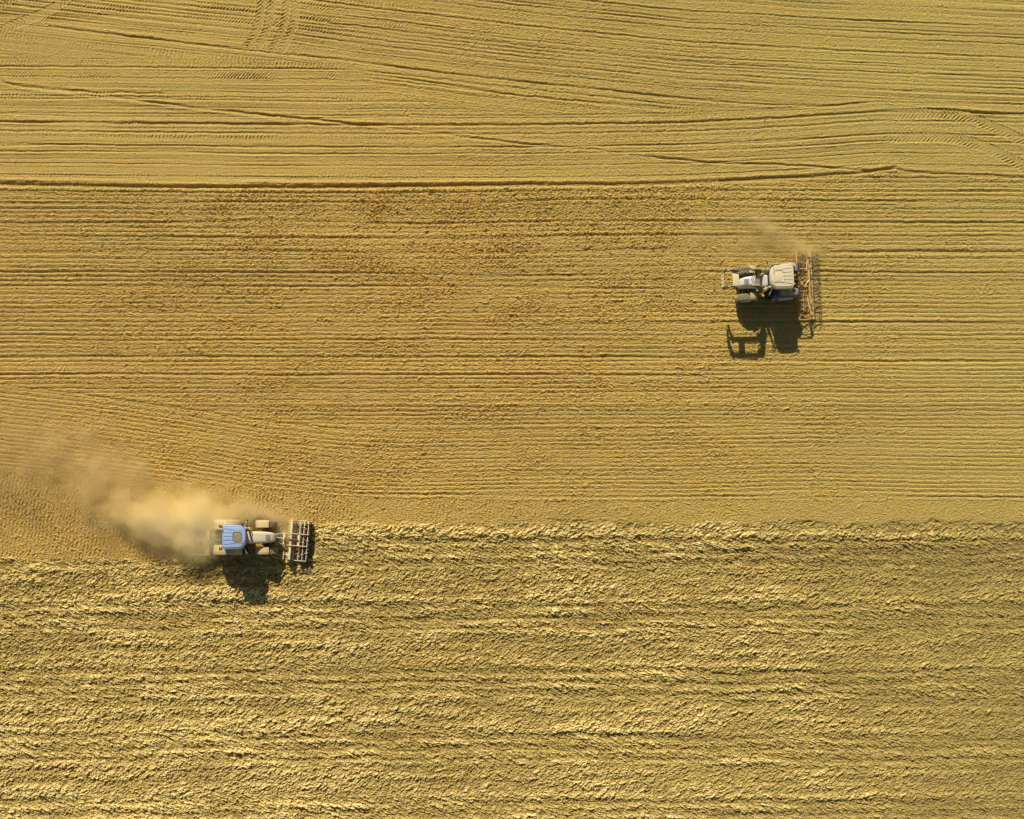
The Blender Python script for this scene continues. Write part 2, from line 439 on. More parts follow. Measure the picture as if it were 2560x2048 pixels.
at.data.foreach_set('value', pl.reshape(-1).astype(np.float32))
ground = bpy.data.objects.new('ground', me); col.objects.link(ground)
ground['kind'] = 'structure'
def ground_z(x, y):
    i = int(round((x - xs[0]) / STEPX)); j = int(round((y - ys[0]) / STEPY))
    return float(H[min(max(j, 0), NY - 1), min(max(i, 0), NX - 1)])

# ------------------------------------------------------------------ materials
def nt_new(name):
    m = bpy.data.materials.new(name); m.use_nodes = True
    nt = m.node_tree; nt.nodes.clear()
    out = nt.nodes.new('ShaderNodeOutputMaterial')
    return m, nt, out
def N(nt, t, **k):
    n = nt.nodes.new(t)
    for a, b in k.items(): setattr(n, a, b)
    return n
def L(nt, a, b): nt.links.new(a, b)

def soil_material():
    m, nt, out = nt_new('soil')
    bs = N(nt, 'ShaderNodeBsdfPrincipled'); bs.inputs['Roughness'].default_value = 0.95
    bs.inputs['Specular IOR Level'].default_value = 0.15
    tc = N(nt, 'ShaderNodeTexCoord'); geo = N(nt, 'ShaderNodeNewGeometry')
    sep = N(nt, 'ShaderNodeSeparateXYZ'); L(nt, tc.outputs['Object'], sep.inputs[0])
    def noise(scale, det, sx=1, sy=1):
        mp = N(nt, 'ShaderNodeMapping'); mp.inputs['Scale'].default_value = (sx, sy, 1)
        L(nt, tc.outputs['Object'], mp.inputs[0])
        n = N(nt, 'ShaderNodeTexNoise'); n.inputs['Scale'].default_value = scale; n.inputs['Detail'].default_value = det
        L(nt, mp.outputs[0], n.inputs['Vector']); return n.outputs['Fac']
    def maprange(x, a, b, c, d):
        r = N(nt, 'ShaderNodeMapRange'); L(nt, x, r.inputs[0])
        for i, v in enumerate((a, b, c, d)): r.inputs[i + 1].default_value = v
        return r.outputs[0]
    def mix(f, a, b, mode='MIX'):
        x = N(nt, 'ShaderNodeMix', data_type='RGBA', blend_type=mode)
        if isinstance(f, float): x.inputs[0].default_value = f
        else: L(nt, f, x.inputs[0])
        for s, c in ((6, a), (7, b)):
            if isinstance(c, tuple): x.inputs[s].default_value = c
            else: L(nt, c, x.inputs[s])
        return x.outputs[2]
    def math_(op, a, b):
        x = N(nt, 'ShaderNodeMath', operation=op)
        for i, c in enumerate((a, b)):
            if isinstance(c, (int, float)): x.inputs[i].default_value = c
            else: L(nt, c, x.inputs[i])
        return x.outputs[0]
    WARM = (0.68, 0.43, 0.098, 1); OLIVE = (0.56, 0.415, 0.095, 1)
    n_big = noise(0.035, 3)
    gx = maprange(sep.outputs[0], -8, 34, 0, 1)          # loam turns greyer eastwards
    gy = maprange(sep.outputs[1], 8, 34, 0, 0.55)
    g = math_('ADD', math_('ADD', gx, gy), maprange(n_big, 0.3, 0.7, -0.2, 0.2))
    g = maprange(g, 0, 1.1, 0, 1)
    base = mix(g, WARM, OLIVE)
    # browner loam in the middle of the field
    vm = N(nt, 'ShaderNodeMapping'); vm.vector_type = 'TEXTURE'; vm.inputs['Location'].default_value = (-9, 3.5, 0); vm.inputs['Scale'].default_value = (22, 10, 1)
    L(nt, tc.outputs['Object'], vm.inputs[0]); vl = N(nt, 'ShaderNodeVectorMath', operation='LENGTH'); L(nt, vm.outputs[0], vl.inputs[0])
    loam = math_('MULTIPLY', maprange(vl.outputs['Value'], 0.2, 1.3, 0.12, 0), maprange(noise(0.09, 4, 0.6, 1.5), 0.3, 0.7, 0.5, 1.1))
    base = mix(loam, base, (0.55, 0.325, 0.072, 1))
    at_ = N(nt, 'ShaderNodeAttribute', attribute_name='tilled')
    base = mix(math_('MULTIPLY', at_.outputs['Fac'], 0.75), base, (0.80, 0.61, 0.180, 1))
    patch_ = maprange(noise(0.16, 4, 0.35, 1.6), 0.3, 0.7, 0, 1)
    base = mix(math_('MULTIPLY', patch_, 0.36), base, (0.42, 0.255, 0.075, 1))
    crumbs = maprange(noise(9, 3), 0.35, 0.68, 0, 1)
    base = mix(math_('MULTIPLY', crumbs, 0.30), base, (0.76, 0.57, 0.15, 1))
    red = maprange(noise(5.5, 4, 0.7, 1.3), 0.52, 0.72, 0, 0.18)
    base = mix(red, base, (0.42, 0.225, 0.06, 1))
    specks = maprange(noise(17, 2), 0.57, 0.68, 0, 0.75)
    base = mix(specks, base, (0.84, 0.70, 0.34, 1))
    base = mix(maprange(noise(13, 2, 0.8, 1.2), 0.56, 0.68, 0, 0.7), base, (0.17, 0.12, 0.06, 1))
    # paler clod tops, browner hollows; hz also paints crack shade into the colour
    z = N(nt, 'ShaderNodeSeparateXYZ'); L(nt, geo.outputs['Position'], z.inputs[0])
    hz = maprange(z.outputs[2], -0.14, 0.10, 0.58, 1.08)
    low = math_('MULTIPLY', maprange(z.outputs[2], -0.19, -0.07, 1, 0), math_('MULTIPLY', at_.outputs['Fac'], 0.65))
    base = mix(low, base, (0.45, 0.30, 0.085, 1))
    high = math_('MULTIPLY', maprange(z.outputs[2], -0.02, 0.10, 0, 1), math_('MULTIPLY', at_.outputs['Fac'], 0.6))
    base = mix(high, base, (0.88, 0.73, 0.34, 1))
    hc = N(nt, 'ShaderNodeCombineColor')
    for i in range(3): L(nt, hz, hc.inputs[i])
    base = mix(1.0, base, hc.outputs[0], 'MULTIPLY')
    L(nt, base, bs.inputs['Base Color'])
    b = N(nt, 'ShaderNodeBump'); b.inputs['Strength'].default_value = 1.0; b.inputs['Distance'].default_value = 0.05
    L(nt, noise(16, 5), b.inputs['Height']); L(nt, b.outputs[0], bs.inputs['Normal'])
    L(nt, bs.outputs[0], out.inputs[0])
    return m
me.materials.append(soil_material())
del U, V, co, quads, idx
# ------------------------------------------------------------------ mesh helper
class MB:
    def __init__(s): s.v = []; s.f = []
    def add(s, vs, fs):
        b = len(s.v); s.v += [tuple(x) for x in vs]; s.f += [tuple(i + b for i in f) for f in fs]
    def box(s, c, d, rot=None, bev=0.0, taper=None):
        bm = bmesh.new(); bmesh.ops.create_cube(bm, size=1)
        for v in bm.verts:
            v.co = Vector((v.co.x * d[0], v.co.y * d[1], v.co.z * d[2]))
            if taper and v.co.z > 0: v.co.x *= taper[0]; v.co.y *= taper[1]
        if bev: bmesh.ops.bevel(bm, geom=bm.edges[:], offset=min(bev, min(d) * .45), segments=2, profile=.6, affect='EDGES')
        M = Matrix.Translation(Vector(c)) @ (rot.to_4x4() if rot is not None else Matrix.Identity(4))
        bm.verts.index_update()
        s.add([M @ v.co for v in bm.verts], [[v.index for v in f.verts] for f in bm.faces]); bm.free(); return s
    def beam(s, a, b, w, h=None, bev=0.0, up=(0, 0, 1)):
        """box section from a to b: w across, h along 'up'"""
        a = Vector(a); b = Vector(b); d = b - a; L_ = d.length; h = h or w
        x = d.normalized(); u = Vector(up)
        if abs(x.dot(u)) > .98: u = Vector((0, 1, 0))
        y = u.cross(x).normalized(); z = x.cross(y)
        R_ = Matrix((x, y, z)).transposed()
        return s.box((a + b) / 2, (L_, w, h), R_, bev)
    def tube(s, pts, r, n=8, cap=True):
        P = [Vector(p) for p in pts]; rs = r if isinstance(r, (list, tuple)) else [r] * len(P)
        vs = []; fs = []; ref = None
        for i, p in enumerate(P):
            t = ((P[min(i + 1, len(P) - 1)] - P[max(i - 1, 0)])).normalized()
            if ref is None:
                ref = Vector((0, 0, 1)) if abs(t.z) < .9 else Vector((1, 0, 0))
            a = t.cross(ref).normalized(); b = a.cross(t).normalized(); ref = b
            for k in range(n):
                q = 2 * math.pi * k / n
                vs.append(p + (a * math.cos(q) + b * math.sin(q)) * rs[i])
        for i in range(len(P) - 1):
            for k in range(n):
                fs.append((i * n + k, i * n + (k + 1) % n, (i + 1) * n + (k + 1) % n, (i + 1) * n + k))
        if cap:
            fs.append(tuple(range(n))[::-1]); fs.append(tuple((len(P) - 1) * n + k for k in range(n)))
        s.add(vs, fs); return s
    def lathe_y(s, prof, c=(0, 0, 0), n=48, a0=0.0, a1=2 * math.pi):
        """revolve (radius, y) profile about the y axis"""
        full = abs(a1 - a0 - 2 * math.pi) < 1e-6
        m = n if full else n + 1
        vs = []; fs = []
        for i in range(m):
            a = a0 + (a1 - a0) * i / n
            for (r, y) in prof: vs.append((c[0] + r * math.cos(a), c[1] + y, c[2] + r * math.sin(a)))
        k = len(prof)
        for i in range(n):
            j = (i + 1) % m
            for q in range(k - 1): fs.append((i * k + q, j * k + q, j * k + q + 1, i * k + q + 1))
        s.add(vs, fs); return s
    def build(s, name, mat, parent=None, smooth=False, loc=None, label=None):
        me_ = bpy.data.meshes.new(name); me_.from_pydata([tuple(v) for v in s.v], [], s.f); me_.update()
        bm = bmesh.new(); bm.from_mesh(me_); bmesh.ops.recalc_face_normals(bm, faces=bm.faces[:]); bm.to_mesh(me_); bm.free()
        if smooth:
            me_.polygons.foreach_set('use_smooth', [True] * len(me_.polygons))
            try: me_.set_sharp_from_angle(angle=math.radians(40))
            except Exception: pass
        me_.materials.append(mat)
        o = bpy.data.objects.new(name, me_); col.objects.link(o)
        if parent is not None: o.parent = parent
        if loc: o.location = loc
        if label: o['label'] = label
        return o
def child(o, parent, loc=(0, 0, 0), rot=(0, 0, 0)):
    c = o.copy(); col.objects.link(c); c.parent = parent; c.location = loc; c.rotation_euler = rot
    for g in [x for x in bpy.data.objects if x.parent == o]:
        d = g.copy(); col.objects.link(d); d.parent = c
    return c
def thing(name, label, cat, loc, rz=0.0, group=None):
    o = bpy.data.objects.new(name, None); col.objects.link(o)
    o.location = loc; o.rotation_euler = (0, 0, rz); o['label'] = label; o['category'] = cat
    o.empty_display_size = 0.3
    if group: o['group'] = group
    return o

# ------------------------------------------------------------------ materials
def paint(name, colr, dust=0.5, rough=0.45, metal=0.0, dustcol=(0.55, 0.42, 0.20), top=True, scale=3.0, lo=-0.3, side=0.3):
    """machine surface with field dust gathered on the upward faces"""
    m, nt, out = nt_new(name)
    bs = N(nt, 'ShaderNodeBsdfPrincipled')
    tc = N(nt, 'ShaderNodeTexCoord'); geo = N(nt, 'ShaderNodeNewGeometry')
    n1 = N(nt, 'ShaderNodeTexNoise'); n1.inputs['Scale'].default_value = scale; n1.inputs['Detail'].default_value = 6; n1.inputs['Roughness'].default_value = .65
    L(nt, tc.outputs['Object'], n1.inputs['Vector'])
    n2 = N(nt, 'ShaderNodeTexNoise'); n2.inputs['Scale'].default_value = 22; n2.inputs['Detail'].default_value = 4
    L(nt, tc.outputs['Object'], n2.inputs['Vector'])
    sp = N(nt, 'ShaderNodeSeparateXYZ'); L(nt, geo.outputs['Normal'], sp.inputs[0])
    up = N(nt, 'ShaderNodeMapRange'); L(nt, sp.outputs[2], up.inputs[0])
    up.inputs[1].default_value = lo; up.inputs[2].default_value = 0.9; up.inputs[3].default_value = side; up.inputs[4].default_value = 1.0
    mr = N(nt, 'ShaderNodeMapRange'); L(nt, n1.outputs['Fac'], mr.inputs[0])
    mr.inputs[1].default_value = 0.25; mr.inputs[2].default_value = 0.75
    mr.inputs[3].default_value = max(0.0, dust - 0.22); mr.inputs[4].default_value = min(1.0, dust + 0.22)
    mu = N(nt, 'ShaderNodeMath', operation='MULTIPLY'); L(nt, mr.outputs[0], mu.inputs[0])
    if top: L(nt, up.outputs[0], mu.inputs[1])
    else: mu.inputs[1].default_value = 1.0
    mr2 = N(nt, 'ShaderNodeMapRange'); L(nt, n2.outputs['Fac'], mr2.inputs[0]); mr2.inputs[3].default_value = .82; mr2.inputs[4].default_value = 1.12
    dc = N(nt, 'ShaderNodeMix', data_type='RGBA', blend_type='MULTIPLY'); dc.inputs[0].default_value = 1.0
    dc.inputs[6].default_value = (*dustcol, 1)
    cc = N(nt, 'ShaderNodeCombineColor')
    for i in range(3): L(nt, mr2.outputs[0], cc.inputs[i])
    L(nt, cc.outputs[0], dc.inputs[7])
    mx = N(nt, 'ShaderNodeMix', data_type='RGBA'); L(nt, mu.outputs[0], mx.inputs[0])
    mx.inputs[6].default_value = (*colr, 1); L(nt, dc.outputs[2], mx.inputs[7])
    L(nt, mx.outputs[2], bs.inputs['Base Color'])
    rr2 = N(nt, 'ShaderNodeMapRange'); L(nt, mu.outputs[0], rr2.inputs[0]); rr2.inputs[3].default_value = rough; rr2.inputs[4].default_value = .95
    L(nt, rr2.outputs[0], bs.inputs['Roughness']); bs.inputs['Metallic'].default_value = metal
    L(nt, bs.outputs[0], out.inputs[0])
    return m
def glass_mat(name, tint=(0.30, 0.36, 0.30), alpha=0.45, dustcol=(.5, .4, .2), dust=.25):
    m, nt, out = nt_new(name)
    tr = N(nt, 'ShaderNodeBsdfTransparent'); tr.inputs[0].default_value = (*[0.6 + .4 * t for t in tint], 1)
    gl = N(nt, 'ShaderNodeBsdfGlossy'); gl.inputs['Roughness'].default_value = .08; gl.inputs[0].default_value = (.8, .85, .8, 1)
    df = N(nt, 'ShaderNodeBsdfDiffuse'); df.inputs[0].default_value = (*tint, 1)
    tc = N(nt, 'ShaderNodeTexCoord'); n1 = N(nt, 'ShaderNodeTexNoise'); n1.inputs['Scale'].default_value = 5
    L(nt, tc.outputs['Object'], n1.inputs['Vector'])
    a = N(nt, 'ShaderNodeMixShader'); a.inputs[0].default_value = .12; L(nt, tr.outputs[0], a.inputs[1]); L(nt, gl.outputs[0], a.inputs[2])
    b = N(nt, 'ShaderNodeMixShader'); mr = N(nt, 'ShaderNodeMapRange'); L(nt, n1.outputs['Fac'], mr.inputs[0])
    mr.inputs[3].default_value = dust * .5; mr.inputs[4].default_value = dust * 1.6
    L(nt, mr.outputs[0], b.inputs[0]); L(nt, a.outputs[0], b.inputs[1]); L(nt, df.outputs[0], b.inputs[2])
    L(nt, b.outputs[0], out.inputs[0]); return m

M_ = dict(
    blue=paint('blue_paint', (0.24, 0.40, 0.74), 0.30, .35, dustcol=(.62, .60, .52), scale=2.0),
    tan=paint('dusty_cream_paint', (0.68, 0.62, 0.48), 0.66, .5, dustcol=(.80, .65, .36)),
    hood=paint('dusty_hood_paint', (0.62, 0.60, 0.55), 0.66, .45, dustcol=(.72, .57, .28), scale=2.2),
    hood2=paint('worn_white_blue_paint', (0.62, 0.70, 0.85), 0.55, .35, dustcol=(.66, .55, .33), scale=1.6),
    navy=paint('dark_blue_paint', (0.012, 0.032, 0.14), 0.80, .4, dustcol=(.74, .58, .30), lo=.72, side=.02),
    fend=paint('dust_caked_fender', (0.30, 0.30, 0.30), 0.92, .7, dustcol=(.74, .55, .23)),
    tyre=paint('dusty_rubber', (0.030, 0.028, 0.026), 0.30, .85, dustcol=(.46, .35, .17), scale=5),
    lug=paint('worn_rubber_lug', (0.32, 0.25, 0.14), 0.88, .85, dustcol=(.76, .60, .30), scale=6),
    rim=paint('pale_rim_paint', (0.62, 0.62, 0.60), 0.35, .5, dustcol=(.5, .42, .26)),
    black=paint('black_metal', (0.020, 0.020, 0.020), 0.18, .5, dustcol=(.4, .32, .16)),
    iron=paint('dark_oily_iron', (0.050, 0.040, 0.030), 0.30, .6, dustcol=(.42, .32, .16)),
    loader=paint('loader_paint', (0.05, 0.05, 0.04), 0.85, .6, dustcol=(.62, .52, .28), lo=.3, side=.12),
    orange=paint('orange_paint', (0.58, 0.22, 0.03), 0.52, .5, dustcol=(.72, .46, .12), scale=2.5),
    red=paint('red_paint', (0.45, 0.035, 0.015), 0.22, .5, dustcol=(.5, .33, .15)),
    steel=paint('worn_bright_steel', (0.62, 0.58, 0.50), 0.35, .45, dustcol=(.75, .62, .36)),
    white=paint('scoured_white_steel', (0.80, 0.70, 0.50), 0.45, .55, dustcol=(.85, .66, .32)),
    cream=paint('dusty_beam_paint', (0.70, 0.60, 0.38), 0.75, .6, dustcol=(.88, .72, .36)),
    grille=paint('grey_grille_mesh', (0.17, 0.16, 0.15), 0.40, .8, dustcol=(.42, .36, .25), scale=30),
    skin=paint('dark_interior', (0.03, 0.03, 0.03), 0.1, .8),
    hatch=paint('smoked_hatch_pane', (0.10, 0.085, 0.06), 0.60, .25, dustcol=(.42, .33, .17), scale=4, top=False),
    glass=glass_mat('cab_glass', (0.20, 0.25, 0.19), dust=.22),
    lamp=paint('lamp_lens', (0.8, 0.8, 0.78), 0.2, .2, dustcol=(.7, .6, .4)),
    amber=paint('amber_lens', (0.85, 0.45, 0.10), 0.3, .3, dustcol=(.7, .6, .4)),
)

# ------------------------------------------------------------------ wheel: tyre with chevron lugs > rim
def make_wheel(parent, R_, W_, rim_r, nlug, loc, side, first=None):
    """side=+1: outer face towards +y"""
    if first is not None:
        o = first.copy(); col.objects.link(o); o.parent = parent; o.location = loc
        o.rotation_euler = (0, 0, math.pi if side < 0 else 0)
        for g in [x for x in bpy.data.objects if x.parent == first]:
            d = g.copy(); col.objects.link(d); d.parent = o
        return o
    h = W_ / 2; rc = R_ - 0.045
    prof = [(rim_r, -h * .72), (rim_r + .03, -h * .84), (R_ * .80, -h), (R_ * .92, -h * .97), (rc, -h * .80), (rc + .015, -h * .4),
            (rc + .02, 0), (rc + .015, h * .4), (rc, h * .80), (R_ * .92, h * .97), (R_ * .80, h), (rim_r + .03, h * .84), (rim_r, h * .72)]
    mb = MB(); mb.lathe_y(prof, n=64)
    w = mb.build('wheel', M_['tyre'], parent, smooth=True, loc=loc)
    lg = MB()
    for s_ in (-1, 1):
        for k in range(nlug):
            a0 = 2 * math.pi * (k + (0.5 if s_ > 0 else 0)) / nlug
            vs = []
            n_ = 6
            for i in range(n_ + 1):
                t = i / n_
                yy = s_ * h * (-0.04 + 1.02 * t)
                a = a0 - t * 0.62 * W_ / R_          # swept back towards the shoulder
                dr = 0.0 if t < .78 else -(t - .78) * .22
                hw_ = (0.030 + 0.020 * t) / R_
                for (da, rr3) in ((-hw_, rc + dr - .02), (-hw_ * .75, R_ + dr), (hw_ * .75, R_ + dr), (hw_, rc + dr - .02)):
                    vs.append((rr3 * math.cos(a + da), yy, rr3 * math.sin(a + da)))
            fs = []
            for i in range(n_):
                for q in range(3): fs.append((i * 4 + q, i * 4 + q + 1, i * 4 + 5 + q, i * 4 + 4 + q))
            fs.append((0, 3, 2, 1)); b_ = n_ * 4; fs.append((b_, b_ + 1, b_ + 2, b_ + 3))
            lg.add(vs, fs)
    lg.build('tread_lug', M_['lug'], w)
    rm = MB()
    rm.lathe_y([(0.001, h * .30), (rim_r * .30, h * .30), (rim_r * .34, h * .18), (rim_r * .72, h * .10), (rim_r * .80, h * .34),
                (rim_r * .96, h * .62), (rim_r * 1.03, h * .80), (rim_r * 1.03, h * .70), (rim_r * .99, -h * .70), (rim_r * .5, -h * .5), (0.001, -h * .5)], n=40)
    for k in range(8):
        a = 2 * math.pi * k / 8
        rm.tube([(rim_r * .5 * math.cos(a), h * .12, rim_r * .5 * math.sin(a)), (rim_r * .5 * math.cos(a), h * .22, rim_r * .5 * math.sin(a))], .02, 6)
    rm.build('rim', M_['rim'], w, smooth=True)
    if side < 0: w.rotation_euler = (0, 0, math.pi)
    return w

# arc fender around a wheel axle: angles measured from +x over the top
def fender(parent, c, R_, w, a0, a1, mat, thick=.03, n=22, lip=0.10, outer=1, side_mat=None, name='fender'):
    mb = MB(); h = w / 2
    prof = [(R_ - lip, outer * h), (R_ - .03, outer * h), (R_, outer * (h - .035)), (R_ + .012, 0), (R_, -outer * (h - .01)), (R_ - .02, -outer * h),
            (R_ - .02 - thick, -outer * (h - .02)), (R_ - thick, 0), (R_ - thick, outer * (h - .05)), (R_ - lip, outer * (h - .02)), (R_ - lip, outer * h)]
    mb.lathe_y(prof, c, n=n, a0=math.radians(a0), a1=math.radians(a1))
    # close both ends
    k = len(prof)
    mb.f.append(tuple(range(k - 1))); mb.f.append(tuple(n * k + i for i in range(k - 1)))
    o = mb.build(name, mat, parent, smooth=True)
    if side_mat: o.data.materials.append(side_mat)
    return o

def make_roof(parent, mat, hatch_mat, z=2.86):
    n = 150; Lx, Ly = 1.66, 1.72
    a = np.linspace(-1, 1, n)
    A, B = np.meshgrid(a, a, indexing='ij')
    # square -> rounded plan: small radii at the rear, large at the front, sides slightly bowed
    front = smooth(-0.2, 1.0, A)
    pw = 7.5 - 4.3 * front
    m = np.maximum(np.abs(A), np.abs(B)) + 1e-9
    nrm = (np.abs(A / m) ** pw + np.abs(B / m) ** pw) ** (1 / pw)
    X = A / nrm; Y = B / nrm
    e = m                                     # 0 centre .. 1 rim
    x = X * Lx / 2 * (1.0); y = Y * Ly / 2 * (1 - 0.05 * (1 + X) / 2)
    x = x + 0.035 * (1 - Y * Y) * (X > 0) * X
    zz = 0.07 * (1 - (x / 0.83) ** 2 * .5 - (y / .86) ** 2 * .5)
    zz -= 0.20 * np.clip((e - 0.83) / 0.17, 0, 1) ** 2.4
    def gr(d, w=.018, dep=.03): return dep * np.exp(-(d / w) ** 2)
    ring = np.abs(e - 0.86)
    zz -= gr(ring * .84, .018, .055) * ((x < .55) | (np.abs(y) > .3))
    for y0, y1, xe in ((.56, .42, .62), (.29, .25, -.02), (.02, .01, -.02), (-.26, -.23, -.02), (-.54, -.46, .62)):
        t = np.clip((x + .68) / (0.78), 0, 1)
        yl = y0 + (y1 - y0) * t
        mask = (x > -.68) & (x < xe)
        zz -= gr(y - yl, .018, .055) * mask
    # raised frame round the hatch, and the well
    hx, hy = .27, -.02
    dd = np.maximum(np.abs(x - hx) / .29, np.abs(y - hy) / .37)
    de = (dd - 1) * .3
    sd = ((np.abs((x - hx) / .30) ** 5 + np.abs((y - hy) / .385) ** 5) ** .2 - 1) * .32
    zz += .035 * np.exp(-((sd - .035) / .028) ** 2)
    zz -= .05 * (sd < 0)
    co = np.stack([x, y, zz], -1).reshape(-1, 3)
    mb = MB(); mb.v = [tuple(map(float, c)) for c in co]
    for i in range(n - 1):
        for j in range(n - 1):
            k = i * n + j; mb.f.append((k, k + n, k + n + 1, k + 1))
    # underside
    rimidx = [i * n for i in range(n)] + [(n - 1) * n + j for j in range(1, n)] + [i * n + n - 1 for i in range(n - 2, -1, -1)] + [j for j in range(n - 2, 0, -1)]
    b0 = len(mb.v)
    for k in rimidx: v = mb.v[k]; mb.v.append((v[0] * .97, v[1] * .97, v[2] - .07))
    q = len(rimidx)
    for i in range(q): mb.f.append((rimidx[i], rimidx[(i + 1) % q], b0 + (i + 1) % q, b0 + i))
    mb.f.append(tuple(b0 + i for i in range(q)))
    o = mb.build('cab_roof', mat, parent, smooth=False, loc=(.76, 0, z))
    o.data.polygons.foreach_set('use_smooth', [True] * len(o.data.polygons))
    hb = MB(); hb.box((hx, hy, .045), (.54, .70, .03), None, .03)
    h = hb.build('roof_hatch', hatch_mat, o, smooth=True)
    return o

def hood(parent, mat, nose_mat=None):
    """tapering bonnet from x=1.5 to 3.4"""
    secs = [(1.50, .40, 1.12, 1.86), (1.72, .415, 1.10, 1.88), (2.2, .41, 1.05, 1.84), (2.7, .39, 1.0, 1.77), (3.05, .355, .98, 1.68), (3.25, .31, .98, 1.58), (3.36, .24, 1.02, 1.46), (3.41, .15, 1.08, 1.34)]
    vs = []; k = 14
    for (x, w, z0, z1) in secs:
        r = min(.13, w * .5)
        pts = []
        pts.append((-w, z0)); pts.append((-w * 1.02, (z0 + z1) / 2)); pts.append((-w, z1 - r))
        for i in range(1, 4):
            a = math.pi - i * math.pi / 8; pts.append((-w + r + r * math.cos(a), z1 - r + r * math.sin(a)))
        pts.append((-w * .45, z1 + .005))
        pts += [(-p[0], p[1]) for p in pts[::-1]]
        vs += [(x, p[0], p[1]) for p in pts]
    k = len(pts); fs = []
    for i in range(len(secs) - 1):
        for j in range(k - 1): fs.append((i * k + j, i * k + j + 1, (i + 1) * k + j + 1, (i + 1) * k + j))
        fs.append((i * k + k - 1, i * k, (i + 1) * k, (i + 1) * k + k - 1))
    fs.append(tuple(range(k))); fs.append(tuple((len(secs) - 1) * k + j for j in range(k)))
    mb = MB(); mb.add(vs, fs)
    o = mb.build('hood', mat, parent, smooth=True)
    g = MB()
    rot = Matrix.Rotation(math.radians(9.5), 3, 'Y')
    g.box((2.93, 0, 1.722), (.30, .40, .02), rot, .03)
    for i in range(7): g.box((2.81 + i * .04, 0, 1.742 - i * .0067), (.012, .38, .012), rot)
    g.build('air_vent', M_['grille'], o, smooth=True)
    for s_ in (-1, 1):
        hl = MB(); hl.box((3.34, s_ * .13, 1.30), (.10, .12, .10), None, .03); hl.build('headlight', M_['lamp'], o)
    return o

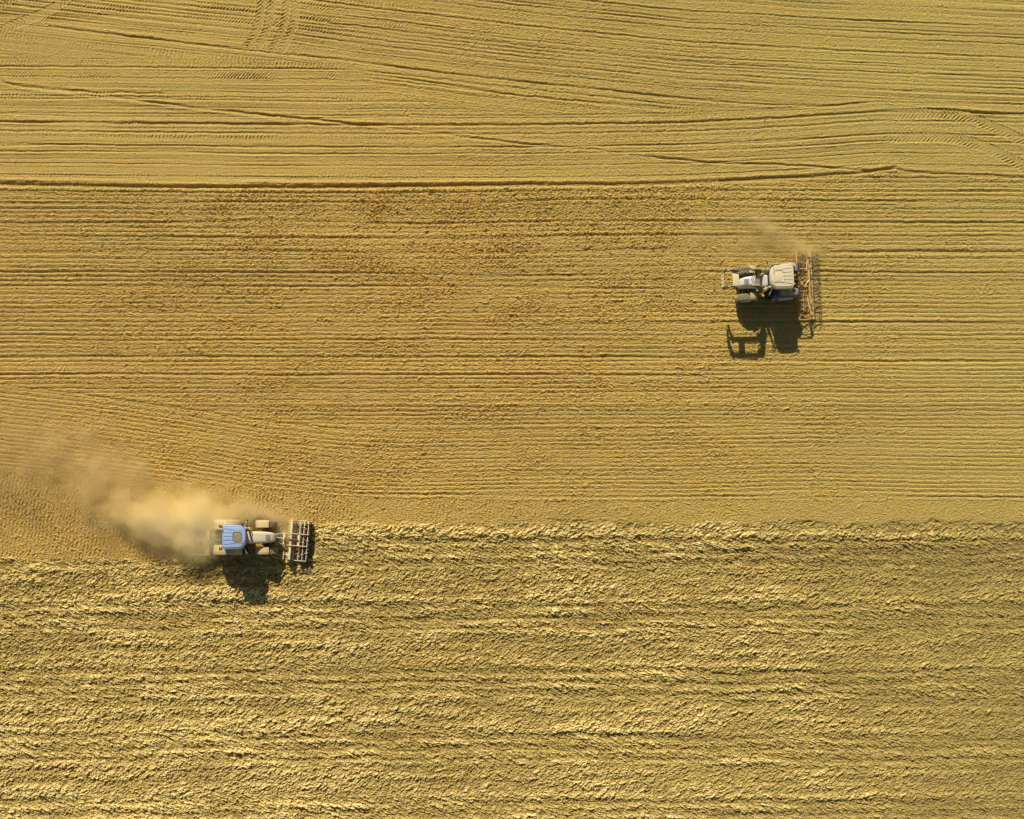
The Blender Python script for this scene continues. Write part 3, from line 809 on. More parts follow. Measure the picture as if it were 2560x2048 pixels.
def make_tractor(name, label, loc, rz, roof_mat, hatch_mat, hood_mat, fend_mat, group, fa=72, fw_=.70, ffm=None):
    t = thing(name, label, 'tractor', loc, rz, group)
    make_roof(t, roof_mat, hatch_mat)
    hood(t, hood_mat)
    # chassis: transmission, engine block, front axle, rear axle, drawbar
    c = MB()
    c.box((.35, 0, .95), (1.5, .52, .62), None, .05); c.box((1.9, 0, .86), (2.4, .46, .44), None, .05)
    c.box((2.4, 0, 1.08), (1.6, .56, .36), None, .06)
    c.box((0, 0, .92), (.42, 1.30, .42), None, .08); c.tube([(0, -.75, .92), (0, .75, .92)], .14, 14)
    c.box((2.75, 0, .66), (.26, 1.46, .22), None, .05); c.tube([(2.75, -.82, .68), (2.75, .82, .68)], .11, 12)
    c.box((3.38, 0, .80), (.36, .42, .34), None, .05)
    c.box((-.72, 0, .55), (.5, .20, .12), None, .02)
    c.build('chassis', M_['iron'], t, smooth=True)
    # platform and cab
    p = MB()
    p.box((.72, 0, 1.24), (1.62, 1.30, .10), None, .02)
    p.box((1.38, 0, 1.42), (.20, 1.02, .38), None, .04); p.box((.02, 0, 1.45), (.16, 1.12, .42), None, .04)
    p.box((.72, .55, 1.40), (1.2, .14, .24), None, .03); p.box((.72, -.55, 1.40), (1.2, .14, .24), None, .03)
    p.build('cab_base', M_['black'], t, smooth=True)
    st = MB(); st.box((.35, 0, 1.62), (.48, .50, .14), None, .05); st.box((.12, 0, 1.95), (.12, .48, .62), None, .05)
    st.box((.36, 0, 1.45), (.3, .3, .24), None, .03); st.build('seat', M_['skin'], t, smooth=True)
    sw = MB(); ring = [(1.03 + .17 * math.cos(a) * .75, .18 * math.sin(a), 1.93 + .17 * math.cos(a) * .55) for a in np.linspace(0, 2 * math.pi, 21)]
    sw.tube(ring, .014, 6, False); sw.tube([(1.02, 0, 1.92), (1.22, 0, 1.55)], .03, 8); sw.build('steering_wheel', M_['black'], t, smooth=True)
    corners_b = [(1.50, .48), (1.50, -.48), (.0, -.66), (.0, .66)]
    corners_t = [(1.36, .60), (1.36, -.60), (-.02, -.70), (-.02, .70)]
    mids = [((.66, .68), (.66, .72)), ((.66, -.68), (.66, -.72))]
    for b_, t_ in list(zip(corners_b, corners_t)) + mids:
        pm = MB(); pm.beam((b_[0], b_[1], 1.28), (t_[0], t_[1], 2.82), .07, .07, .012, up=(1, 0, 0))
        pm.build('cab_pillar', M_['black'], t, smooth=True)
    gl = MB()
    ring_b = [(1.50, .45), (1.50, -.45), (.68, -.67), (.0, -.64), (.0, .64), (.68, .67)]
    ring_t = [(1.36, .57), (1.36, -.57), (.68, -.71), (-.02, -.68), (-.02, .68), (.68, .71)]
    def win(i, j, nm):
        g = MB(); b0, b1 = ring_b[i], ring_b[j]; t0, t1 = ring_t[i], ring_t[j]
        z0 = 1.48
        q = [(b0[0], b0[1], z0), (b1[0], b1[1], z0), (t1[0], t1[1], 2.80), (t0[0], t0[1], 2.80)]
        cx_ = sum(v[0] for v in q) / 4; cy_ = sum(v[1] for v in q) / 4
        q = [(v[0] + (cx_ - v[0]) * .03, v[1] + (cy_ - v[1]) * .03, v[2]) for v in q]
        inn = [(v[0] + (.7 - v[0]) * .012, v[1] * .988, v[2]) for v in q]
        g.add(q + inn, [(0, 1, 2, 3), (7, 6, 5, 4), (0, 4, 5, 1), (1, 5, 6, 2), (2, 6, 7, 3), (3, 7, 4, 0)])
        return g.build(nm, M_['glass'], t)
    win(0, 1, 'windscreen'); win(1, 2, 'side_window'); win(2, 3, 'side_window'); win(3, 4, 'rear_window'); win(4, 5, 'side_window'); win(5, 0, 'side_window')
    # wheels
    rw = make_wheel(t, .93, .58, .52, 22, (0, .93, .91), 1)
    make_wheel(t, .93, .58, .52, 22, (0, -.93, .91), -1, rw)
    fw = make_wheel(t, .71, .50, .37, 19, (2.75, .95, .69), 1)
    make_wheel(t, .71, .50, .37, 19, (2.75, -.95, .69), -1, fw)
    # fenders
    for s_ in (1, -1):
        f = fender(t, (0.02, s_ * .88, .95), 1.06, fw_, 12, 148, fend_mat, lip=.26, outer=s_)
        b = MB(); b.box((-.38, s_ * .78, 1.985), (.05, .22, .06), Matrix.Rotation(math.radians(-20), 3, 'Y'), .015)
        b.box((-.30, s_ * .78, 2.01), (.16, .05, .05), Matrix.Rotation(math.radians(-18), 3, 'Y'), .015)
        b.box((-.22, s_ * .78, 2.04), (.04, .16, .05), Matrix.Rotation(math.radians(-14), 3, 'Y'), .01)
        b.build('lamp_bracket', M_['black'], f, smooth=True)
        lm = MB(); lm.box((-.88, s_ * 1.02, 1.38), (.08, .18, .12), None, .02); lm.build('tail_lamp', M_['amber'], f, smooth=True)
        fender(t, (2.72, s_ * .95, .70), .80, .52, fa, 168, ffm or fend_mat, lip=.05, outer=s_)
    # exhaust stack and air intake on the left, mirrors, work lamps, steps, tank
    e = MB(); e.tube([(1.62, .60, 1.30), (1.62, .60, 1.9), (1.62, .62, 2.62), (1.57, .66, 2.78)], [.085, .085, .06, .055], 12)
    e.box((1.66, .60, 1.70), (.20, .20, .7), None, .06); e.build('exhaust_stack', M_['cream'], t, smooth=True)
    for s_ in (1, -1):
        mm = MB(); mm.tube([(1.38, s_ * .66, 2.60), (1.55, s_ * .95, 2.60), (1.62, s_ * 1.12, 2.55)], .018, 6)
        ma = mm.build('mirror_arm', M_['steel'], t, smooth=True)
        m2 = MB(); m2.box((1.62, s_ * 1.14, 2.38), (.06, .17, .34), Matrix.Rotation(.3 * s_, 3, 'Z'), .025); m2.build('mirror', M_['black'], ma, smooth=True)
        w_ = MB(); w_.tube([(.15, s_ * .90, 2.52), (.15, s_ * .94, 2.66)], .05, 10); w_.tube([(.15, s_ * .70, 2.6), (.15, s_ * .90, 2.6)], .015, 6)
        w_.build('work_lamp', M_['lamp'], t, smooth=True)
        s2 = MB()
        for q in range(3): s2.box((1.12, s_ * (.92 - .05 * q), .52 + .26 * q), (.42, .24, .03), None, .008)
        s2.beam((.92, s_ * .80, .5), (.92, s_ * .72, 1.24), .03, .05); s2.beam((1.32, s_ * .80, .5), (1.32, s_ * .72, 1.24), .03, .05)
        s2.build('step', M_['black'], t)
        tk = MB(); tk.box((1.12, s_ * .56, .86), (.72, .34, .52), None, .08); tk.build('fuel_tank', M_['black'], t, smooth=True)
    a = MB(); a.tube([(1.35, -.66, 2.86), (1.55, -.80, 3.35)], .012, 6); a.build('antenna', M_['black'], t)
    bc = MB(); bc.tube([(-.02, .55, 2.90), (-.02, .55, 3.02)], [.055, .045], 12); bc.build('beacon', M_['amber'], t, smooth=True)
    h3 = MB()
    for s_ in (1, -1):
        h3.beam((-.30, s_ * .30, .60), (-1.10, s_ * .40, .52), .06, .09, .01); h3.beam((-.25, s_ * .28, 1.15), (-.85, s_ * .32, 1.2), .07, .07, .01)
        h3.tube([(-.83, s_ * .32, 1.2), (-.85, s_ * .38, .55)], .022, 8)
    h3.beam((-.30, 0, 1.1), (-.98, 0, 1.02), .06, .06, .01); h3.build('three_point_linkage', M_['iron'], t, smooth=True)
    return t

# ------------------------------------------------------------------ tractor with raised loader (north-east)
RZ2 = math.radians(180 + 2.5)
t2 = make_tractor('tractor', 'dusty cream-roofed tractor with a raised front loader, dark blue fender and long shadow', (19.19, 8.83, 0.03), RZ2,
                  M_['tan'], M_['tan'], M_['hood2'], M_['navy'], 'tractors working the field', 97, .54, M_['fend'])
t1 = make_tractor('tractor', 'light blue-roofed tractor pulling a dust plume along the edge of the ploughed soil', (-20.11, -9.14, 0.0), 0.0,
                  M_['blue'], M_['hatch'], M_['hood'], M_['fend'], 'tractors working the field')
def loader_parts(t):
    for s_ in (1, -1):
        a = MB(); y = s_ * .56
        a.beam((1.98, s_ * .62, 1.95), (2.60, y, 3.02), .10, .30, .015)
        a.beam((2.52, y, 3.05), (4.62, y, 2.98), .10, .22, .015)
        a.beam((4.50, y, 3.04), (4.72, y, 2.72), .10, .16, .015)
        # gusset at the knee
        a.box((2.62, y, 2.92), (.42, .12, .34), Matrix.Rotation(math.radians(-25), 3, 'Y'), .02)
        o = a.build('loader_arm', M_['loader'], t, smooth=True)
        r = MB(); r.tube([(1.95, s_ * .63, 1.45), (2.45, s_ * .59, 2.35)], .055, 10); r.tube([(2.45, s_ * .59, 2.35), (2.85, y, 2.88)], .028, 8)
        r.build('hydraulic_ram', M_['steel'], o, smooth=True)
        r = MB(); r.tube([(3.0, y + s_ * .0, 3.24), (3.7, y, 3.22)], .04, 8); r.tube([(3.7, y, 3.22), (4.45, y, 3.10)], .022, 8)
        r.build('hydraulic_ram', M_['iron'], o, smooth=True)
        ps = MB(); ps.box((1.94, s_ * .64, 1.45), (.24, .12, 1.30), None, .02); ps.beam((1.8, s_ * .30, .85), (1.8, s_ * .66, .9), .2, .16, .02)
        ps.beam((1.94, s_ * .64, .95), (2.35, s_ * .52, .82), .10, .12, .01)
        ps.build('loader_post', M_['loader'], t, smooth=True)
        b = MB(); b.box((4.70, y, 2.72), (.14, .15, .86), None, .02); b.box((4.82, y, 2.95), (.16, .10, .12), None, .02); b.box((4.80, y, 2.58), (.18, .08, .10), None, .02)
        b.build('carriage_bracket', M_['iron'], t, smooth=True)
    c = MB(); c.box((2.42, 0, 2.64), (.30, 1.2, .16), Matrix.Rotation(-.6, 3, 'Y'), .03); c.build('cross_tube', M_['loader'], t, smooth=True)
    pl_ = MB(); pl_.box((4.02, 0, 2.98), (.44, 1.02, .05), None, .015); pl_.box((4.02, 0, 2.93), (.40, .98, .06), None, .015)
    pl_.build('loader_plate', M_['cream'], t, smooth=True)
    rd = MB(); rd.tube([(4.86, -.56, 2.95), (4.86, .56, 2.95)], .018, 6); 
    for q in range(4): rd.tube([(4.84, -.56, 2.40 + .15 * q), (4.84, .56, 2.40 + .15 * q)], .022, 6)
    for q in range(5): rd.tube([(4.85, -.48 + .24 * q, 2.36), (4.85, -.48 + .24 * q, 2.98)], .016, 6)
    rd.build('carriage_rod', M_['cream'], t, smooth=True)
    for k, x in enumerate((2.62, 2.75)):
        hs = MB(); hs.tube([(x, -.50, 3.0), (x - .03, -.25, 2.55), (x, 0, 2.35), (x - .03, .25, 2.55), (x, .50, 3.0)], .022, 6); hs.build('hydraulic_hose', M_['red'] if False else M_['iron'], t, smooth=True)
loader_parts(t2)

# ------------------------------------------------------------------ spring-tine cultivator with an orange lattice frame
def s_tine(h=.62):
    m = MB()
    m.tube([(0, 0, h), (-.10, .01, h + .06), (-.20, .0, h - .02), (-.17, -.01, h * .62), (-.02, .0, h * .42), (.05, .0, h * .2), (.0, .0, .0)], [.022, .02, .02, .02, .02, .022, .014], 6)
    m.box((.01, 0, .06), (.03, .07, .16), None, .006)
    return m
cu = thing('tine_cultivator', 'orange lattice-framed tine cultivator mounted behind the loader tractor', 'cultivator', (20.52, 8.69, 0.0), math.radians(180 + 2.7), 'field implements')
fr_ = MB(); zf = .86
fr_.beam((.41, -2.44, zf), (.41, 2.44, zf), .085, .085, .01, up=(0, 0, 1))
fr_.beam((-.41, -2.44, zf), (-.41, -1.1, zf), .085, .085, .01); fr_.beam((-.41, 1.1, zf), (-.41, 2.44, zf), .085, .085, .01)
fr_.beam((-.41, -1.15, zf), (-.41, 1.15, zf), .13, .13, .012)
for y in (-2.44, -1.14, 1.06, 2.44): fr_.beam((.40, y, zf), (-.40, y, zf), .055, .055, .008)
for a_, b_ in (((.37, -2.06), (-.37, -2.38)), ((.37, -1.78), (-.37, -1.46)), ((.37, 1.84), (-.37, 1.34)), ((.37, 2.04), (-.37, 2.38))):
    fr_.beam((a_[0], a_[1], zf + .01), (b_[0], b_[1], zf + .01), .05, .05, .008)
fr_.build('frame', M_['orange'], cu, smooth=True)
for y in (-1.25, 1.25, 2.05, -2.05):
    k = MB(); k.box((-.46, y, zf + .06), (.16, .26, .14), None, .02); k.build('hinge_bracket', M_['orange'], cu, smooth=True)
hs_ = MB()
for s_ in (1, -1):
    hs_.beam((.46, s_ * .36, .55), (.30, s_ * .10, 1.45), .06, .09, .01); hs_.beam((-.36, s_ * .45, zf + .05), (.30, s_ * .08, 1.42), .05, .06, .01)
hs_.box((.30, 0, 1.43), (.12, .26, .14), None, .02); hs_.beam((.40, -.36, zf + .05), (.40, .36, zf + .05), .07, .09, .01)
hs_.build('headstock', M_['orange'], cu, smooth=True)
bw = MB(); bw.beam((.34, -.02, 1.38), (.08, .22, 1.22), .10, .06, .01); bw.beam((.08, .22, 1.2), (-.34, -.30, 1.05), .06, .05, .01)
bw.build('top_link', M_['cream'], cu, smooth=True)
bars = [(.16, .60, M_['iron']), (-.12, .60, M_['iron']), (-.72, .56, M_['cream']), (-1.18, .50, M_['iron'])]
for x, z, mt in bars:
    b = MB()
    for y0_, y1_ in ((-2.38, -1.30), (-1.16, 1.10), (1.22, 2.38)): b.beam((x, y0_, z), (x + .01, y1_, z), .034, .04, .006)
    b.build('tine_bar', mt, cu)
for y in (-1.9, -.65, .65, 1.9):
    b = MB(); b.beam((-.40, y, zf - .05), (-1.20, y, .54), .05, .05, .006); b.build('trailing_arm', M_['iron'], cu)
tn = None
rt = random.Random(5)
for r_i, (x, z, mt) in enumerate(bars):
    ny_ = 19 if r_i >= 2 else 13
    for k in range(ny_):
        y = -2.32 + 4.64 * (k + (.5 if r_i % 2 else 0)) / ny_ + rt.uniform(-.02, .02)
        if tn is None:
            tn = s_tine().build('tine', M_['loader'], cu, smooth=True); o = tn
        else:
            o = tn.copy(); col.objects.link(o); o.parent = cu
        o.location = (x, y, z - .62 - .03); o.rotation_euler = (rt.uniform(-.06, .06), 0, rt.uniform(-.45, .25))
# hydraulic and levelling bits
for y in (-1.7, 1.7):
    b = MB(); b.tube([(-.2, y * .55, 1.02), (-.3, y, 1.0)], .035, 8); b.build('folding_ram', M_['steel'], cu, smooth=True)

# ------------------------------------------------------------------ front-mounted packer and cultivator of the blue-roofed tractor
fc = thing('front_cultivator', 'pale steel front cultivator with ringed packer roller and red brackets', 'cultivator', (-15.15, -9.36, 0.05), math.radians(-4.7), 'field implements')
LH = 1.41
ro = MB()
for k in range(25):
    y = -1.36 + 2.72 * k / 24
    ro.lathe_y([(.05, y - .02), (.26, y - .028), (.285, y - .018), (.285, y + .018), (.26, y + .028), (.05, y + .02)], (-.55, 0, .30), n=28)
rol = ro.build('ring_roller', M_['white'], fc, smooth=True)
ax = MB(); ax.tube([(-.55, -1.40, .30), (-.55, 1.40, .30)], .085, 14); ax.build('axle', M_['black'], rol, smooth=True)
for s_ in (1, -1):
    e = MB(); e.box((-.55, s_ * 1.405, .42), (.14, .025, .5), None, .01); e.build('end_plate', M_['cream'], fc)
bm_ = MB(); bm_.beam((-.55, -1.41, .76), (-.55, -.58, .76), .14, .10, .015); bm_.beam((-.55, -.40, .76), (-.55, 1.41, .76), .14, .10, .015)
bm_.build('roller_beam', M_['cream'], fc, smooth=True)
for x, nm in ((.035, 0), (.32, 1), (.61, 2)):
    b = MB(); b.beam((x, -1.40, .62), (x, 1.40, .62), .05, .05, .008); b.build('cross_bar', M_['white'], fc, smooth=True)
b = MB(); b.beam((.0, -.46, .70), (.0, .48, .70), .16, .12, .015); b.build('centre_beam', M_['cream'], fc, smooth=True)
b = MB(); b.beam((-.22, -1.425, .60), (.62, -1.425, .60), .05, .06, .008); b.build('end_bar', M_['white'], fc, smooth=True)
b = MB(); b.beam((.0, 1.425, .60), (.62, 1.425, .60), .05, .06, .008); b.build('end_bar', M_['cream'], fc, smooth=True)
for y, x0, x1 in ((.46, -.95, .66), (-.38, -1.02, .60)):
    b = MB(); b.beam((x0, y, .84), (x1, y, .72), .05, .07, .008); b.build('long_bar', M_['white'], fc, smooth=True)
b = MB(); b.beam((-.92, .06, .90), (.0, .04, .82), .06, .08, .01); b.build('pull_bar', M_['red'], fc, smooth=True)
b = MB(); b.beam((-.88, .30, .80), (-.86, -.72, .76), .045, .06, .01); b.build('pivot_bar', M_['red'], fc, smooth=True)
b = MB(); b.beam((-1.01, -.34, .86), (-1.01, .48, .86), .13, .12, .015); b.box((-1.0, 0.05, 1.02), (.10, .22, .26), None, .02); b.build('mast', M_['cream'], fc, smooth=True)
b = MB(); b.tube([(-1.01, -.84, .5), (-1.01, -1.42, .5)], .03, 8); b.build('side_bar', M_['cream'], fc, smooth=True)
b = MB(); b.tube([(-.97, -1.05, .58), (-.58, -1.05, .72)], .025, 8); b.build('side_link', M_['white'], fc, smooth=True)
rt = random.Random(9)
for (x, y) in ((.30, .40), (.20, .42), (.18, -.44), (.08, -.50), (.46, .84), (.42, .62), (-.05, -.62), (-.10, -.95), (.12, -.75), (.40, .1)):
    b = MB(); b.box((x, y, .70), (rt.uniform(.07, .16), rt.uniform(.06, .13), .12), Matrix.Rotation(rt.uniform(-.5, .5), 3, 'Z'), .015); b.build('clamp_bracket', M_['red'], fc, smooth=True)
for (x, y) in ((.035, 1.12), (.33, .92), (.61, 1.25), (.61, .02), (.60, -.86), (.32, -.14), (.32, -1.0), (.05, -1.14), (.6, .46)):
    b = MB(); b.box((x, y, .66), (.20, .045, .07), None, .01); b.build('tine_clamp', M_['steel'], fc, smooth=True)
tn2 = None
for r_i, x in enumerate((.035, .32, .61)):
    for k in range(9):
        y = -1.28 + 2.56 * (k + .33 * r_i) / 9
        if tn2 is None:
            m = MB(); m.tube([(0, 0, .58), (.12, 0, .60), (.18, 0, .42), (.08, 0, .2), (.12, 0, .0)], [.02, .02, .02, .022, .016], 6); m.box((.12, 0, .04), (.04, .12, .12), None, .01)
            tn2 = m.build('tine', M_['iron'], fc, smooth=True); o = tn2
        else:
            o = tn2.copy(); col.objects.link(o); o.parent = fc
        o.location = (x, y, 0.0)
dsk = None
for r_i, x in enumerate((.18, .47, .74)):
    for k in range(10):
        y = -1.27 + 2.54 * (k + .3 * r_i) / 9.6
        if dsk is None:
            m = MB(); m.lathe_y([(.001, .03), (.10, .02), (.22, -.02), (.235, -.03), (.22, -.035), (.001, .0)], n=24); m.tube([(0, 0, 0), (0, .10, 0), (-.05, .12, .34)], .03, 8)
            dsk = m.build('disc', M_['black'], fc, smooth=True); o = dsk
        else:
            o = dsk.copy(); col.objects.link(o); o.parent = fc
        o.location = (x, y, .20); o.rotation_euler = (.2, 0, .38 if r_i % 2 else -.38)
for (p0, p1, r) in (((-1.75, .10, .98), (-1.02, .06, 1.0), .028), ((-1.70, -.10, .72), (-1.04, -.38, .74), .028), ((-1.72, .28, .75), (-1.04, .46, .78), .024)):
    b = MB(); b.tube([p0, p1], r, 8); b.build('hitch_link', M_['steel'], fc, smooth=True)

# ------------------------------------------------------------------ rear harrow of the blue-roofed tractor, mostly inside the dust
rh = thing('rear_harrow', 'dust-covered rear harrow half hidden in the plume behind the blue-roofed tractor', 'harrow', (-22.05, -9.0, 0.03), 0.0, 'field implements')
b = MB(); b.beam((.45, -1.42, .62), (.45, 1.42, .62), .34, .26, .03); b.build('gearbox_trough', M_['cream'], rh, smooth=True)
b = MB(); b.beam((-.45, -1.45, .66), (-.45, 1.45, .66), .13, .13, .015); b.build('rear_beam', M_['cream'], rh, smooth=True)
for y in (-1.38, -.5, .5, 1.38):
    b = MB(); b.beam((.40, y, .74), (-.48, y, .70), .06, .10, .01); b.build('side_arm', M_['cream'], rh, smooth=True)
ro = MB()
for k in range(17):
    y = -1.34 + 2.68 * k / 16
    ro.lathe_y([(.05, y - .03), (.22, y - .03), (.245, y), (.22, y + .03), (.05, y + .03)], (-.12, 0, .25), n=20)
ro.tube([(-.12, -1.4, .25), (-.12, 1.4, .25)], .12, 12); ro.build('packer_roller', M_['steel'], rh, smooth=True)
b = MB(); b.box((.62, 0, .95), (.22, .6, .5), None, .03); b.beam((.66, 0, 1.2), (1.05, 0, 1.05), .07, .07, .01)
for s_ in (1, -1): b.beam((.6, s_ * .38, .6), (.98, s_ * .38, .55), .06, .08, .01)
b.build('headstock', M_['cream'], rh, smooth=True)
for s_ in (1, -1):
    b = MB(); b.tube([(-.30, s_ * 1.38, .7), (-.62, s_ * 1.40, .95), (-.60, s_ * 1.40, 1.35)], .028, 8); b.build('marker_post', M_['steel'], rh, smooth=True)
    b = MB(); b.box((.32, s_ * 1.48, .42), (.62, .035, .42), None, .01); b.build('side_plate', M_['cream'], rh, smooth=True)
for k in range(12):
    b = MB(); y = -1.3 + 2.6 * k / 11; b.box((.38 + .1 * (k % 2), y, .25), (.02, .09, .5), Matrix.Rotation(.5 * k, 3, 'Z')); b.build('harrow_blade', M_['iron'], rh)

# ------------------------------------------------------------------ dust
def wpos(px, py): return (mapx(px), mapy(py))
def dust(name, label, x0, x1, y0, y1, zt, blobs, dens, nscale=.9, seed=0.0, colr=(1.0, .945, .66), thin=(1.0, .845, .40)):
    """blobs: (u, v, half-length, half-width in map units, angle deg, weight, height m)"""
    c = ((x0 + x1) / 2, (y0 + y1) / 2, zt / 2 + .02)
    bm = bmesh.new(); bmesh.ops.create_cube(bm, size=1)
    for v in bm.verts: v.co = Vector((v.co.x * (x1 - x0), v.co.y * (y1 - y0), v.co.z * zt))
    me_ = bpy.data.meshes.new(name); bm.to_mesh(me_); bm.free()
    o = bpy.data.objects.new(name, me_); col.objects.link(o); o.location = c
    m, nt, out = nt_new(name + '_volume')
    pv = N(nt, 'ShaderNodeVolumePrincipled'); pv.inputs['Color'].default_value = (*colr, 1); pv.inputs['Anisotropy'].default_value = -.5
    geo = N(nt, 'ShaderNodeTexCoord')
    # turbulence bends the blobs
    nz = N(nt, 'ShaderNodeTexNoise'); nz.inputs['Scale'].default_value = .42; nz.inputs['Detail'].default_value = 4; nz.inputs['Roughness'].default_value = .6
    mp0 = N(nt, 'ShaderNodeMapping'); mp0.inputs['Location'].default_value = (seed, seed * .7, 0); L(nt, geo.outputs['Object'], mp0.inputs[0]); L(nt, mp0.outputs[0], nz.inputs['Vector'])
    sb = N(nt, 'ShaderNodeVectorMath', operation='SUBTRACT'); L(nt, nz.outputs['Color'], sb.inputs[0]); sb.inputs[1].default_value = (.5, .5, .5)
    sc2 = N(nt, 'ShaderNodeVectorMath', operation='SCALE'); L(nt, sb.outputs[0], sc2.inputs[0]); sc2.inputs['Scale'].default_value = 2.4
    ad = N(nt, 'ShaderNodeVectorMath', operation='ADD'); L(nt, geo.outputs['Object'], ad.inputs[0]); L(nt, sc2.outputs[0], ad.inputs[1])
    tot = None
    for (bu, bv, ha, hb, ang, wt, hz) in blobs:
        px_, py_ = wpos(bu, bv)
        mp = N(nt, 'ShaderNodeMapping'); mp.vector_type = 'TEXTURE'
        mp.inputs['Location'].default_value = (px_ - c[0], py_ - c[1], -zt / 2)
        mp.inputs['Rotation'].default_value = (0, 0, math.radians(ang))
        mp.inputs['Scale'].default_value = (ha / K, hb / K, hz)
        L(nt, ad.outputs[0], mp.inputs[0])
        dt = N(nt, 'ShaderNodeVectorMath', operation='DOT_PRODUCT'); L(nt, mp.outputs[0], dt.inputs[0]); L(nt, mp.outputs[0], dt.inputs[1])
        mn = N(nt, 'ShaderNodeMath', operation='MULTIPLY'); L(nt, dt.outputs['Value'], mn.inputs[0]); mn.inputs[1].default_value = -1
        ex = N(nt, 'ShaderNodeMath', operation='EXPONENT'); L(nt, mn.outputs[0], ex.inputs[0])
        ml = N(nt, 'ShaderNodeMath', operation='MULTIPLY'); L(nt, ex.outputs[0], ml.inputs[0]); ml.inputs[1].default_value = wt
        if tot is None: tot = ml
        else:
            a = N(nt, 'ShaderNodeMath', operation='ADD'); L(nt, tot.outputs[0], a.inputs[0]); L(nt, ml.outputs[0], a.inputs[1]); tot = a
    n2 = N(nt, 'ShaderNodeTexNoise'); n2.inputs['Scale'].default_value = nscale; n2.inputs['Detail'].default_value = 6; n2.inputs['Roughness'].default_value = .62
    mp2 = N(nt, 'ShaderNodeMapping'); mp2.inputs['Scale'].default_value = (.8, 1.2, 1.0); L(nt, ad.outputs[0], mp2.inputs[0]); L(nt, mp2.outputs[0], n2.inputs['Vector'])
    mr = N(nt, 'ShaderNodeMapRange'); L(nt, n2.outputs['Fac'], mr.inputs[0]); mr.inputs[1].default_value = .30; mr.inputs[2].default_value = .72; mr.inputs[3].default_value = .15; mr.inputs[4].default_value = 1.8
    ml = N(nt, 'ShaderNodeMath', operation='MULTIPLY'); L(nt, tot.outputs[0], ml.inputs[0]); L(nt, mr.outputs[0], ml.inputs[1])
    sbt = N(nt, 'ShaderNodeMath', operation='SUBTRACT'); L(nt, ml.outputs[0], sbt.inputs[0]); sbt.inputs[1].default_value = .012
    md = N(nt, 'ShaderNodeMath', operation='MULTIPLY'); L(nt, sbt.outputs[0], md.inputs[0]); md.inputs[1].default_value = dens; md.use_clamp = False
    mx = N(nt, 'ShaderNodeMath', operation='MAXIMUM'); L(nt, md.outputs[0], mx.inputs[0]); mx.inputs[1].default_value = 0
    cf = N(nt, 'ShaderNodeMapRange'); L(nt, tot.outputs[0], cf.inputs[0]); cf.inputs[1].default_value = .15; cf.inputs[2].default_value = 1.3
    cm = N(nt, 'ShaderNodeMix', data_type='RGBA'); L(nt, cf.outputs[0], cm.inputs[0]); cm.inputs[6].default_value = (*thin, 1); cm.inputs[7].default_value = (*colr, 1)
    L(nt, cm.outputs[2], pv.inputs['Color'])
    L(nt, mx.outputs[0], pv.inputs['Density']); L(nt, pv.outputs[0], out.inputs['Volume'])
    me_.materials.append(m)
    o['kind'] = 'stuff'; o['label'] = label; o['category'] = 'dust cloud'
    return o
dust('dust_cloud', 'thick pale yellow dust plume trailing behind the blue-roofed tractor', -38.5, -14.0, -11.5, 3.0, 2.4,
     [(497, 1316, 62, 42, -8, 2.9, 1.0), (415, 1308, 80, 40, -16, 1.5, .9), (360, 1290, 90, 46, -20, .25, 1.0), (510, 1276, 80, 36, -8, .9, 1.0),
      (300, 1240, 170, 80, -24, .17, 1.0), (270, 1165, 130, 50, -28, .16, 1.0), (130, 1180, 190, 100, -14, .085, 1.0), (10, 1150, 180, 140, 0, .06, 1.0),
      (650, 1280, 66, 26, -10, .40, .9), (715, 1322, 30, 44, 60, .28, .8), (200, 1090, 200, 80, -20, .05, 1.0)],
     3.6, seed=3.1)
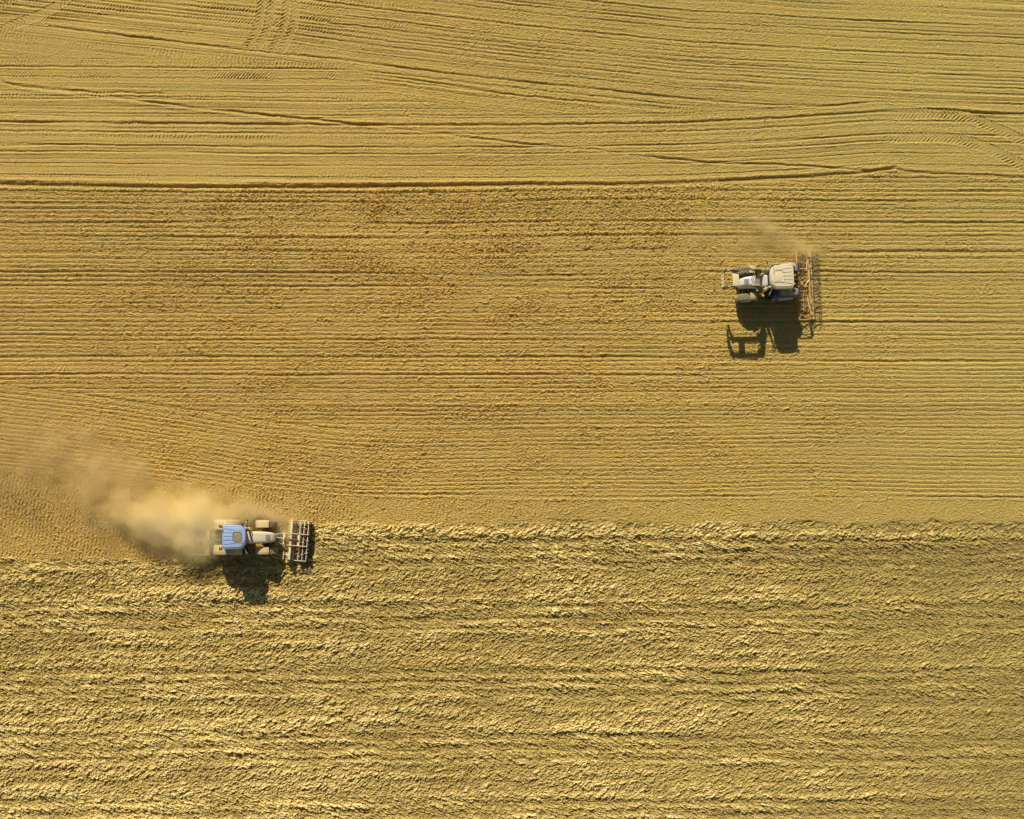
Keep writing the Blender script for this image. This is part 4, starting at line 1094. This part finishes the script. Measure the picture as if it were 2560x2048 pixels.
dust('dust_cloud', 'faint golden haze drifting off the top end of the orange-framed cultivator', 12.0, 26.0, 9.0, 16.0, 1.3,
     [(1985, 606, 80, 22, -10, .8, .4), (2035, 622, 60, 18, 5, .7, .4), (1880, 604, 110, 34, -4, .45, .4), (1940, 572, 120, 40, -12, .30, .45), (1830, 575, 110, 50, -5, .2, .45)],
     1.8, nscale=1.1, seed=8.2, colr=(1.0, .90, .46), thin=(1.0, .875, .42))
# ------------------------------------------------------------------ light and camera
w = bpy.data.worlds.new("World"); sc.world = w; w.use_nodes = True
nt = w.node_tree; bg = nt.nodes['Background']
sky = nt.nodes.new('ShaderNodeTexSky'); sky.sky_type = 'NISHITA'; sky.sun_disc = False
sky.sun_elevation = SUN_EL
nt.links.new(sky.outputs[0], bg.inputs[0]); bg.inputs[1].default_value = 0.05
sun = bpy.data.lights.new('sun', 'SUN'); sun.energy = 5.0; sun.angle = math.radians(0.5); sun.color = (1.0, 0.93, 0.80)
so = bpy.data.objects.new('sun', sun); col.objects.link(so)
# direction of travel of the light
dirv = Vector((math.sin(SUN_AZ) * math.cos(SUN_EL), -math.cos(SUN_AZ) * math.cos(SUN_EL), -math.sin(SUN_EL)))
so.rotation_euler = dirv.to_track_quat('-Z', 'Y').to_euler()
so.location = (-10, 30, 40)
sv = -dirv
sky.sun_rotation = math.atan2(sv.x, sv.y)
cam = bpy.data.cameras.new('camera'); co_ = bpy.data.objects.new('camera', cam); col.objects.link(co_)
NU, NV, HC, FP = 1100.0, 1360.0, 79.4, 2780.0
co_.location = (mapx(NU), mapy(NV), HC)
co_.rotation_euler = (0, 0, 0)
cam.sensor_width = 36; cam.lens = 36 * FP / 2560
cam.shift_x = (CU - NU) / 2560; cam.shift_y = (NV - CV) / 2560
cam.clip_end = 12000
sc.camera = co_
sc.view_settings.view_transform = 'Standard'; sc.view_settings.look = 'None'
sc.view_settings.exposure = 0; sc.view_settings.gamma = 1
sc.cycles.volume_bounces = 12
sc.cycles.volume_step_rate = 1.0
sc.cycles.max_bounces = 14
